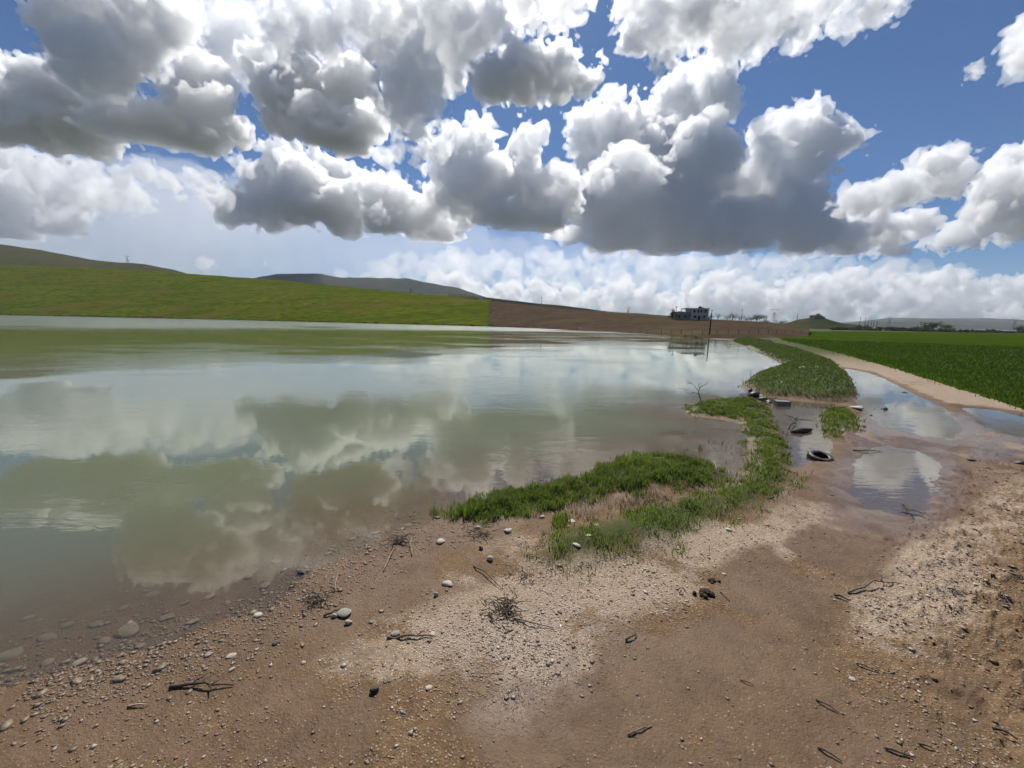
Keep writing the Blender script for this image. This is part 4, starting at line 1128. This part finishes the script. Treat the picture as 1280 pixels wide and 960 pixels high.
def tree(px, py_base, wpx, hpx, Y, label, mat, seed, bare=False, kind='tree'):
    b = atd(px, py_base, Y); s = Y / FPX; w, h = wpx * s, hpx * s; rg = np.random.default_rng(seed)
    r = empty('tree', (b[0], b[1], b[2] - .3), rg.uniform(0, 6), label=label, cat='tree', group='trees on the far side')
    mb = MB(); mb.tube([(0, 0, -.5), (0, 0, h * .3), (.05 * w, 0, h * .7)], [h * .035, h * .028, h * .01], 7)
    for k in range(7):
        a = k * .9 + rg.uniform(0, .5); z = h * rg.uniform(.25, .5)
        mb.tube([(0, 0, z), (math.cos(a) * w * .2, math.sin(a) * w * .2, z + h * .2), (math.cos(a) * w * .36, math.sin(a) * w * .36, z + h * rg.uniform(.3, .45))], [h * .016, h * .011, h * .004], 5)
    mb.build('trunk', M_BARK, r, True)
    V, F, tone = crown_mesh(rg, w, h, 260 if bare else 700, h * (.035 if bare else .06), h * .12, 5 if bare else 8)
    me = mesh_np('crown', V, F); set_attr(me, 'tone', tone); set_attr(me, 'tip', tone * .3)
    new_obj('crown', me, mat, parent=r)
for i, a in enumerate([
 (841, 398, 10, 11, 196, 'dense dark tree at the left end of the grey house', M_LEAF, False),
 (850, 397, 9, 8, 200, 'lower bushy tree tucked behind the house wing', M_LEAF, False),
 (897, 400.5, 9, 9, 215, 'thin bare-looking tree right of the shore pole', M_TWIG, True),
 (909, 401, 10, 8, 225, 'small bare tree before the tall pole', M_TWIG, True),
 (915.5, 401, 10, 12, 230, 'tallest bare tree right of the house', M_TWIG, True),
 (924, 401.5, 10, 9, 235, 'twiggy tree standing behind the tall pole', M_TWIG, True),
 (933, 402, 11, 8, 235, 'twiggy tree between the tall pole and the round dark tree', M_TWIG, True),
 (945.5, 402.8, 14, 9.5, 225, 'round dark evergreen tree right of the bare trees', M_LEAF, False),
 (886, 400, 8, 6, 210, 'dark bush at the right corner of the grey house', M_LEAF, False),
 (957, 404, 9, 4.5, 240, 'low dark bush left of the tallest pylon', M_LEAF, False),
 (977, 405, 10, 4.5, 260, 'low bush right of the tallest pylon', M_LEAF, False),
 (1166, 413.5, 15, 11, 420, 'larger crown of the tall tree clump on the right horizon', M_LEAF, False),
 (1181, 414, 13, 7.5, 420, 'lower crown right of the tall clump on the right horizon', M_LEAF, False),
 (1159, 413.5, 9, 7, 430, 'small crown left of the tall clump on the right horizon', M_LEAF, False),
 (1278, 416, 12, 9, 420, 'dark tree at the right end of the horizon hedge', M_LEAF, False),
]): tree(*a[:7], 300 + i, a[7])
def tree_mass(name, label, spots, mat, leaf_k=.16, n=150):
    Vs = []; Fs = []; Ts = []; k = 0; rg = np.random.default_rng(9)
    for (x, y, z, w, h) in spots:
        V, F, t = crown_mesh(rg, w, h, n, h * leaf_k, 0, 4); V = V + np.array([x, y, z - h * .12])
        Vs.append(V); Fs.append(F + k); Ts.append(t); k += len(V)
    me = mesh_np(name, np.concatenate(Vs), np.concatenate(Fs)); T = np.concatenate(Ts); set_attr(me, 'tone', T); set_attr(me, 'tip', T * .2)
    new_obj(name, me, mat, kind='stuff', label=label)
sp = []
for px in np.arange(1046, 1420, 2.6):
    Y = orng.uniform(440, 520); b = atd(px, 412.6 + (px - 1060) * .0195, Y); h = orng.uniform(4.0, 7.0) * Y / FPX * (1.0 if px < 1150 else .8)
    sp.append((b[0], b[1], b[2] - .5, h * 1.6, h))
tree_mass('distant_trees', 'dark hedge of distant trees along the right horizon', sp, M_LEAF)
sp = []
for px in np.concatenate([np.arange(-200, 620, 3.5), np.arange(620, 880, 7)]):
    Y = float(interp(FAR_SHORE, px)) - 5 + orng.uniform(-2, 2); d = ray(px, 400); hh = min(orng.lognormal(math.log(1.0 if px < 620 else .35), .5), 1.8 if px < 620 else .6) * (1.5 if px < 220 else 1)
    sp.append((d[0] / d[1] * Y, Y, 0.0, hh * 3.5, hh))
tree_mass('shore_scrub', 'dark low scrub along the foot of the far shore', sp, M_LEAF, .22, 40)
sp = []
for i in range(26):
    d = ray(615.5, 400); Y = 230 + i * 4.5; q = slope_z(615, Y, 'green_hill'); sp.append((q.x + orng.normal(0, .6), q.y, q.z, orng.uniform(1.5, 3), orng.uniform(.8, 1.8)))
tree_mass('boundary_hedge', 'dark hedge line between the green hill and the ploughed slope', sp, M_LEAF, .22, 60)

# ------------------------------------------------------------------ hazy air over the plain
def haze():
    mb = MB().box(-15500, 15500, -15500, 15500, -6, 900)
    m = bpy.data.materials.new('hazy_air'); m.use_nodes = True; nt = m.node_tree; nt.nodes.clear()
    o = nt.nodes.new('ShaderNodeOutputMaterial'); v = nt.nodes.new('ShaderNodeVolumePrincipled')
    v.inputs['Color'].default_value = (.88, .93, 1.0, 1); v.inputs['Density'].default_value = 3.5e-5; v.inputs['Anisotropy'].default_value = .2
    nt.links.new(v.outputs[0], o.inputs['Volume'])
    mb.build('haze', m, kind='stuff', label='thin pale haze over the whole plain')
haze()
# ------------------------------------------------------------------ clouds: closed billowing bodies filled with droplets
import openvdb
TAU_K = 1.3
BASE_ALT = 2600.0                             # level of the cloud bases above the lake

def worley_tile(n, cells, seed):
    """tileable 1 - distance to the nearest of cells^3 scattered points, on an n^3 lattice"""
    rg = np.random.default_rng(seed)
    pts = rg.random((cells, cells, cells, 3)).astype(np.float32)
    c = (np.arange(n, dtype=np.float32) + 0.5) * cells / n
    ci = c.astype(int); fr = c - ci
    best = np.full((n, n, n), 9.0, np.float32)
    for i in (-1, 0, 1):
        for j in (-1, 0, 1):
            for k in (-1, 0, 1):
                a = pts[np.ix_((ci + i) % cells, (ci + j) % cells, (ci + k) % cells)]
                d = (a[..., 0] + i - fr[:, None, None]) ** 2
                d += (a[..., 1] + j - fr[None, :, None]) ** 2
                d += (a[..., 2] + k - fr[None, None, :]) ** 2
                np.minimum(best, d, out=best)
    return 1.0 - np.sqrt(best)
def warp(t, a, seed):
    """bend the cells so that no round drops show"""
    n = t.shape[0]; rg = np.random.default_rng(seed); g = np.arange(n, dtype=np.float32) * (2 * math.pi / n)
    C = []
    for ax_ in range(3):
        w = np.zeros((n, n, n), np.float32)
        for q in range(4):
            k = rg.integers(-5, 6, 3); w += np.sin(k[0] * g[:, None, None] + k[1] * g[None, :, None] + k[2] * g[None, None, :] + rg.uniform(0, 6.28))
        C.append(np.arange(n, dtype=np.float32).reshape([-1 if i == ax_ else 1 for i in range(3)]) + a * w * .5)
    I = [np.floor(c).astype(np.int32) for c in C]; Fr = [c - i for c, i in zip(C, I)]
    out = 0
    for dx in (0, 1):
        for dy in (0, 1):
            for dz in (0, 1):
                wt_ = (Fr[0] if dx else 1 - Fr[0]) * (Fr[1] if dy else 1 - Fr[1]) * (Fr[2] if dz else 1 - Fr[2])
                out = out + wt_ * t[(I[0] + dx) % n, (I[1] + dy) % n, (I[2] + dz) % n]
    return out
NT = 96
BILLOW = [warp(worley_tile(NT, 5, 1), 7, 1), warp(worley_tile(NT, 11, 2), 4, 2), warp(worley_tile(NT, 22, 3), 2.2, 3), worley_tile(NT, 36, 4)]
_crg = np.random.default_rng(11)

def crop(tile, shape, off):
    ix = [(np.arange(s) + o) % NT for s, o in zip(shape, off)]
    return tile[np.ix_(*ix)]

def cloud_mesh(lumps, Z, base_py=None, vs=2.05, amp=1.0, thick=1.0, k=5.0, grow=0.0, seed=0, adapt=.5, lean=.55, kids=3):
    """lumps: (x, y, r) on the frame, carried out to depth Z; a third coordinate is scattered at random"""
    _crg = np.random.default_rng(seed)
    ytop = min(y - r for x, y, r in lumps); L = []
    for x, y, r in lumps:
        d = -(y - r - ytop) * lean + _crg.uniform(-1.0, 1.0) * r * thick       # lower lumps stand nearer, so that their heads catch the sun
        L.append((x, y, d, r))
        if r > 13:
            for _ in range(kids):
                v = _crg.normal(size=3); v[1] = -abs(v[1]) * 1.1 + .25; v[2] = -abs(v[2]) * .6; v /= np.linalg.norm(v)
                rr = r * _crg.uniform(.28, .5); L.append((x + v[0] * r * .85, y + v[1] * r * .85, d + v[2] * r * .9, rr))
    L = np.array(L, np.float32)
    f_ = (FPX + L[:, 2]) / FPX
    L[:, 0] = CX + (L[:, 0] - CX) * f_; L[:, 1] = CY + (L[:, 1] - CY) * f_; L[:, 3] *= f_
    pad = 15 * amp + 5 + grow
    lo = (L[:, :3] - L[:, 3:]).min(0) - pad; hi = (L[:, :3] + L[:, 3:]).max(0) + pad
    n = np.ceil((hi - lo) / vs).astype(int)
    ax = [lo[i] + np.arange(n[i], dtype=np.float32) * vs for i in range(3)]
    acc = np.zeros(n, np.float32)
    for x, y, d, r in L:
        sl = [slice(max(0, int((c - r - 30 - lo[i]) / vs)), int((c + r + 30 - lo[i]) / vs) + 1) for i, c in enumerate((x, y, d))]
        q = ((ax[0][sl[0]] - x) ** 2)[:, None, None] + ((ax[1][sl[1]] - y) ** 2)[None, :, None] + ((ax[2][sl[2]] - d) ** 2)[None, None, :]
        acc[sl[0], sl[1], sl[2]] += np.exp(np.minimum((r - np.sqrt(q)) / k, 30))
    sdf = -k * np.log(np.maximum(acc, 1e-6))
    off = _crg.integers(0, NT, (4, 3))
    b1 = crop(BILLOW[1], n, off[1])
    sdf -= grow
    sdf -= amp * (19 * (crop(BILLOW[0], n, off[0]) - .52) + 17 * (b1 - .5) + 11.0 * (crop(BILLOW[2], n, off[2]) - .5) * (.5 + 1.1 * b1) + 5.5 * (crop(BILLOW[3], n, off[3]) - .5) * b1)
    sc = Z / FPX
    if base_py is not None:                   # flat base at one altitude
        wz = (c_u[2] * -(ax[1] - CY)[None, :, None] + c_r[2] * (ax[0] - CX)[:, None, None] + c_f[2] * (FPX + ax[2])[None, None, :])
        xm = L[:, 0].mean()
        zb = c_u[2] * -(base_py - CY) + c_r[2] * (xm - CX) + c_f[2] * FPX
        sdf = np.maximum(sdf, zb - wz - 6 * amp * (crop(BILLOW[0], n, off[1]) - .5))
    sdf[0] = sdf[-1] = 5; sdf[:, 0] = sdf[:, -1] = 5; sdf[:, :, 0] = sdf[:, :, -1] = 5
    g = openvdb.FloatGrid(5.0)
    g.copyFromArray(np.clip(sdf, -5, 5))
    P, T, Q = g.convertToPolygons(isovalue=0.0, adaptivity=adapt)
    P = P.astype(np.float64) * vs + lo
    W = ((P[:, 0] - CX)[:, None] * c_r - (P[:, 1] - CY)[:, None] * c_u + (FPX + P[:, 2])[:, None] * c_f) * sc
    W[:, 2] += CAM_H
    return W, T, Q

def cloud_mat(dens):
    mt = bpy.data.materials.new('cloud_droplets'); mt.use_nodes = True
    t = mt.node_tree; t.nodes.clear()
    o = t.nodes.new('ShaderNodeOutputMaterial'); vsn = t.nodes.new('ShaderNodeVolumeScatter')
    vsn.inputs['Color'].default_value = (1, 1, 1, 1); vsn.inputs['Density'].default_value = dens
    vsn.inputs['Anisotropy'].default_value = 0.5
    t.links.new(vsn.outputs[0], o.inputs['Volume'])
    return mt

def cloud(label, lumps, base_py=None, tau=0.10, Z=None, fringe=False, **kw):
    by = base_py if base_py is not None else max(y + r * .8 for x, y, r in lumps)
    xm = float(np.mean([l[0] for l in lumps]))
    if Z is None:
        d = ray(xm, by); Z = BASE_ALT / d[2] * float(d @ c_f)
    sd = int(abs(xm) * 13 + by)
    V, T, Q = cloud_mesh(lumps, Z, base_py, seed=sd, **kw)
    me = mesh_mixed('cloud', V, T, Q)
    ob = bpy.data.objects.new('cloud', me); scene.collection.objects.link(ob)
    me.materials.append(cloud_mat(TAU_K * tau * FPX / Z))
    ob['label'] = label; ob['category'] = 'cloud'; ob['group'] = 'cumulus clouds over the lake'
    tri = len(Q) * 2 + len(T)
    if fringe:                                  # thin ragged vapour round the dense body
        kw2 = dict(kw); kw2['vs'] = kw.get('vs', 1.7) * 2.2; kw2['amp'] = kw.get('amp', 1.0) * 1.35; kw2['grow'] = 2.5
        V, T, Q = cloud_mesh(lumps, Z, None if base_py is None else base_py + 4, seed=sd, **kw2)
        me2 = mesh_mixed('fringe', V, T, Q); me2.materials.append(cloud_mat(.016 * FPX / Z))
        o2 = bpy.data.objects.new('fringe', me2); scene.collection.objects.link(o2); o2.parent = ob; tri += len(Q) * 2 + len(T)
    print('CLOUD', round(Z), tri)
    return ob

cy.volume_bounces = 9; cy.max_bounces = 11
cloud('broad pale grey cloud in the top left corner, merging down into a dark bank',
      [(75, 0, 28), (85, 15, 36), (130, 35, 46), (180, 10, 45), (215, 30, 26), (120, 75, 36), (90, 50, 32), (165, 60, 30), (110, 100, 25), (230, 5, 20)], tau=.055, amp=1.2)
cloud('wide dark grey flat-bottomed cloud bank at the upper left',
      [(0, 120, 32), (25, 110, 30), (65, 118, 36), (110, 130, 38), (10, 150, 35), (60, 155, 38), (105, 160, 36), (150, 165, 40), (200, 172, 36), (245, 168, 32), (280, 160, 24), (215, 190, 22), (-40, 130, 45)], base_py=196, tau=.11, thick=1.3)
cloud('bright white puff standing over the dark bank at the upper left',
      [(245, 90, 26), (215, 118, 15), (265, 112, 26), (235, 120, 22), (255, 135, 18), (275, 130, 15), (222, 85, 10)], tau=.07, amp=.9, Z=5600)
cloud('large cloud left of centre with white rim and dark grey belly',
      [(325, 85, 20), (345, 115, 28), (375, 100, 26), (400, 125, 38), (440, 95, 22), (445, 130, 32), (430, 165, 32), (462, 160, 24), (355, 150, 20), (392, 160, 28), (420, 180, 24)], base_py=200, tau=.12, thick=1.3)
cloud('brilliant white ragged cloud at the top centre, nearest the sun',
      [(350, 25, 20), (380, 15, 28), (400, 50, 24), (360, 55, 16), (450, 20, 34), (495, 45, 36), (550, 20, 42), (560, 70, 36), (600, 30, 36), (520, 90, 30), (480, 80, 22), (500, 115, 26), (540, 115, 22), (640, 5, 28), (480, 140, 22), (520, 150, 20), (380, 80, 14)], tau=.05, amp=1.4)
cloud('grey-bellied oval cloud hanging above the blue gaps at the centre',
      [(618, 105, 24), (655, 95, 30), (700, 100, 26), (735, 105, 15), (640, 80, 20), (690, 85, 22), (755, 78, 7), (745, 90, 8)], base_py=132, tau=.1)
cloud('long dark cloud with flat base low left of centre',
      [(350, 205, 20), (390, 205, 20), (330, 232, 26), (380, 240, 34), (295, 262, 20), (425, 225, 24), (430, 262, 34), (480, 255, 28), (485, 242, 17), (480, 285, 24), (530, 275, 28), (555, 290, 22), (345, 262, 26), (270, 264, 10)], base_py=303, tau=.105, thick=1.3)
cloud('cluster of white cauliflower towers at the middle of the sky',
      [(595, 168, 16), (575, 190, 20), (605, 190, 22), (560, 220, 24), (610, 228, 32), (660, 175, 15), (660, 198, 20), (650, 242, 34), (545, 245, 20), (690, 250, 36), (585, 255, 28), (630, 272, 32), (680, 285, 26)], base_py=300, tau=.085, thick=1.1)
cloud('tallest white tower cloud right of centre with shaded flank',
      [(885, 85, 18), (910, 82, 16), (850, 108, 18), (895, 110, 26), (840, 130, 24), (880, 145, 32), (770, 142, 20), (722, 150, 13), (755, 150, 16), (740, 180, 30), (790, 180, 36), (825, 165, 28), (835, 200, 38), (885, 195, 40), (780, 235, 44), (840, 250, 46), (735, 245, 40), (895, 250, 42), (760, 285, 32), (820, 290, 34), (880, 290, 30), (715, 305, 22), (790, 312, 24), (860, 316, 22)], base_py=332, tau=.075, thick=1.1)
cloud('white winged cloud with a beak pointing right over grey base',
      [(1015, 145, 18), (990, 155, 18), (960, 172, 20), (1020, 172, 24), (1055, 177, 15), (1078, 168, 9), (1000, 200, 26), (955, 205, 22), (900, 195, 14), (1025, 210, 18), (965, 240, 30), (1005, 255, 28), (940, 275, 32), (990, 285, 28), (900, 285, 30), (1030, 285, 18), (940, 308, 22), (1000, 308, 20)], base_py=330, tau=.085, thick=1.0)
cloud('slanting pale cloud with a peak at the right',
      [(1203, 185, 10), (1185, 202, 18), (1150, 222, 20), (1112, 234, 15), (1080, 248, 16), (1185, 228, 20), (1130, 248, 18), (1060, 256, 12), (1205, 210, 11), (1050, 250, 10)], tau=.08, amp=.9, Z=9500)
cloud('low ragged cloud of many small puffs below the slanting one',
      [(1035, 275, 15), (1075, 280, 22), (1060, 305, 20), (1110, 295, 24), (1150, 285, 18), (1190, 298, 16), (1215, 302, 9), (1130, 312, 12), (1000, 305, 16)], base_py=325, tau=.1)
cloud('white cloud cut off by the right edge of the picture',
      [(1258, 210, 18), (1240, 235, 18), (1285, 235, 36), (1222, 268, 13), (1255, 265, 20), (1310, 200, 32), (1270, 285, 18), (1235, 282, 9), (1330, 250, 40)], tau=.09, Z=10500)
cloud('wind-torn white cloud along the top right',
      [(800, 10, 28), (830, 40, 28), (870, 15, 38), (920, 15, 34), (970, 20, 28), (1020, 15, 24), (1060, 20, 18), (1100, 15, 15), (1128, 6, 9), (785, 50, 16), (900, 55, 22), (950, 52, 18), (990, 48, 14), (830, 78, 10)], tau=.05, amp=1.3)
cloud('small white patch at the top edge between two larger clouds',
      [(655, 5, 22), (700, 8, 22), (725, 5, 15), (672, 28, 12)], tau=.05, amp=1.2)
cloud('soft heaped cloud low on the left under the dark bank',
      [(10, 205, 22), (60, 215, 24), (105, 222, 20), (40, 240, 30), (90, 252, 24), (150, 242, 18), (185, 258, 9), (20, 275, 30), (70, 285, 24), (120, 248, 18), (-30, 240, 40), (105, 300, 12)], tau=.045, base_py=306)
cloud('thin puffs in a short row above the hill at the left',
      [(270, 238, 9), (252, 248, 12), (290, 246, 7), (228, 250, 8), (278, 254, 8)], tau=.06, amp=.7, Z=10500)
cloud('small shred of cloud high on the right in open blue',
      [(1218, 85, 7), (1214, 95, 5), (1222, 90, 5)], tau=.05, amp=.5, vs=1.2)
cloud('ragged cloud entering at the upper right edge',
      [(1276, 50, 12), (1290, 40, 20), (1272, 80, 10), (1290, 75, 20)], tau=.06, amp=.9)

# far bank of small cumulus along the horizon
def bank(label, tops, Z, seed, tau=.10, vs=1.4, step=9.0, **kw):
    rg = np.random.default_rng(seed); T = np.array(tops, float); L = []
    for x in np.arange(T[0, 0], T[-1, 0], step):
        top = np.interp(x, T[:, 0], T[:, 1]) + rg.normal(0, 3); base = CY - 78 + (x - CX) * .0183 - 8
        y = top + 5
        while y < base:
            r = rg.uniform(4, 8) * step / 9; L.append((x + rg.normal(0, 5), y + rg.normal(0, 2), r)); y += r * 1.25
    cloud(label, L, tau=tau, Z=Z, amp=.6, vs=vs, k=2.5, thick=3.0, fringe=False, lean=0, kids=0, **kw)
bank('pale bank of small heaped clouds low over the middle of the horizon', [(536, 352), (560, 336), (580, 352), (600, 360), (640, 352), (680, 354), (720, 364), (760, 352), (800, 354), (830, 364), (850, 372)], 46000, 4)
bank('long bank of heaped clouds low over the right horizon', [(850, 362), (870, 346), (900, 342), (950, 352), (1000, 347), (1040, 339), (1080, 336), (1120, 346), (1160, 338), (1200, 346), (1240, 346), (1280, 352), (1340, 345), (1400, 350)], 46000, 5)
bank('faint pale layer of cloud filling the sky above the horizon bank', [(440, 338), (480, 326), (560, 316), (640, 320), (720, 314), (800, 318), (900, 322), (1000, 316), (1060, 324), (1150, 330), (1220, 342)], 70000, 6, tau=.022, vs=2.6, step=16.0)
cloud('wisp of thin cloud above the green hill crest', [(256, 330, 5), (262, 327, 4), (330, 330, 3), (250, 327, 4)], tau=.05, amp=.4, vs=1.1, Z=20000)
# thin veils of high cloud
cloud('thin milky veil of high cloud over the left hills', [(-40, 290, 60), (40, 295, 60), (130, 280, 66), (220, 270, 66), (300, 290, 58), (220, 320, 45), (380, 300, 52), (460, 312, 46), (120, 330, 45), (540, 318, 42), (620, 325, 38), (700, 332, 34), (780, 338, 30), (860, 342, 26), (940, 346, 22), (1020, 350, 18), (1100, 352, 14)], tau=.0046, amp=1.0, vs=4.5, k=26, lean=0, kids=0, Z=26000, thick=.4)
cloud('dim blue-grey cloud seen through the gap at the upper left', [(280, 20, 32), (300, 55, 34), (320, 85, 26), (270, 60, 24), (330, 30, 24)], tau=.022, amp=.9, k=12, kids=0, Z=7500)
cloud('bright scraps of cloud filling the gap below the top centre cloud', [(520, 165, 14), (545, 180, 14), (500, 185, 13), (530, 200, 12), (480, 200, 12), (555, 160, 10)], tau=.05, amp=1.0, Z=9000)
cloud('bright shreds between the dark bank and the long dark cloud at left', [(180, 215, 12), (210, 225, 12), (240, 222, 10), (265, 215, 10), (300, 205, 10), (150, 222, 10)], tau=.06, amp=.9, Z=9500)
# unseen clouds added around and behind the viewer for reflections and sky light
def around():
    rg = np.random.default_rng(3)
    for i, azd in enumerate((-75, -100, -128, -160, 168, 140, 112, 82)):
        azr = math.radians(azd + rg.uniform(-8, 8)); R = rg.uniform(5500, 9000); w = rg.uniform(1100, 1900)
        n = 46; nn = np.array([n, int(n * .75), int(n * .55)]); vsz = 2 * w / n * 1.15
        ax = [(np.arange(m) - m / 2) * vsz for m in nn]
        acc = np.zeros(nn)
        for _ in range(12):
            c = rg.normal(0, .38, 3) * np.array([w, w * .6, w * .2]); r = w * rg.uniform(.2, .38)
            q = ((ax[0] - c[0]) ** 2)[:, None, None] + ((ax[1] - c[1]) ** 2)[None, :, None] + ((ax[2] - c[2]) ** 2)[None, None, :]
            acc += np.exp(np.minimum((r - np.sqrt(q)) / 90, 30))
        sdf = -90 * np.log(np.maximum(acc, 1e-6)) - 260 * (crop(BILLOW[1], nn, (i * 7, 3, 9)) - .5) - 160 * (crop(BILLOW[2], nn, (i * 5, 1, 2)) - .5)
        sdf = np.maximum(sdf, (-.22 * w - ax[2])[None, None, :])
        sdf[0] = sdf[-1] = 99; sdf[:, 0] = sdf[:, -1] = 99; sdf[:, :, 0] = sdf[:, :, -1] = 99
        g = openvdb.FloatGrid(99.0); g.copyFromArray(sdf.astype(np.float32)); P, Q = g.convertToQuads(isovalue=0.0)
        P = (P - nn / 2) * vsz
        me = mesh_np('cloud', P, Q); me.materials.append(cloud_mat(.012))
        o = bpy.data.objects.new('cloud', me); scene.collection.objects.link(o)
        o.location = (math.sin(azr) * R, math.cos(azr) * R, BASE_ALT + .22 * w); o.rotation_euler = (0, 0, -azr)
        o['kind'] = 'structure'
around()
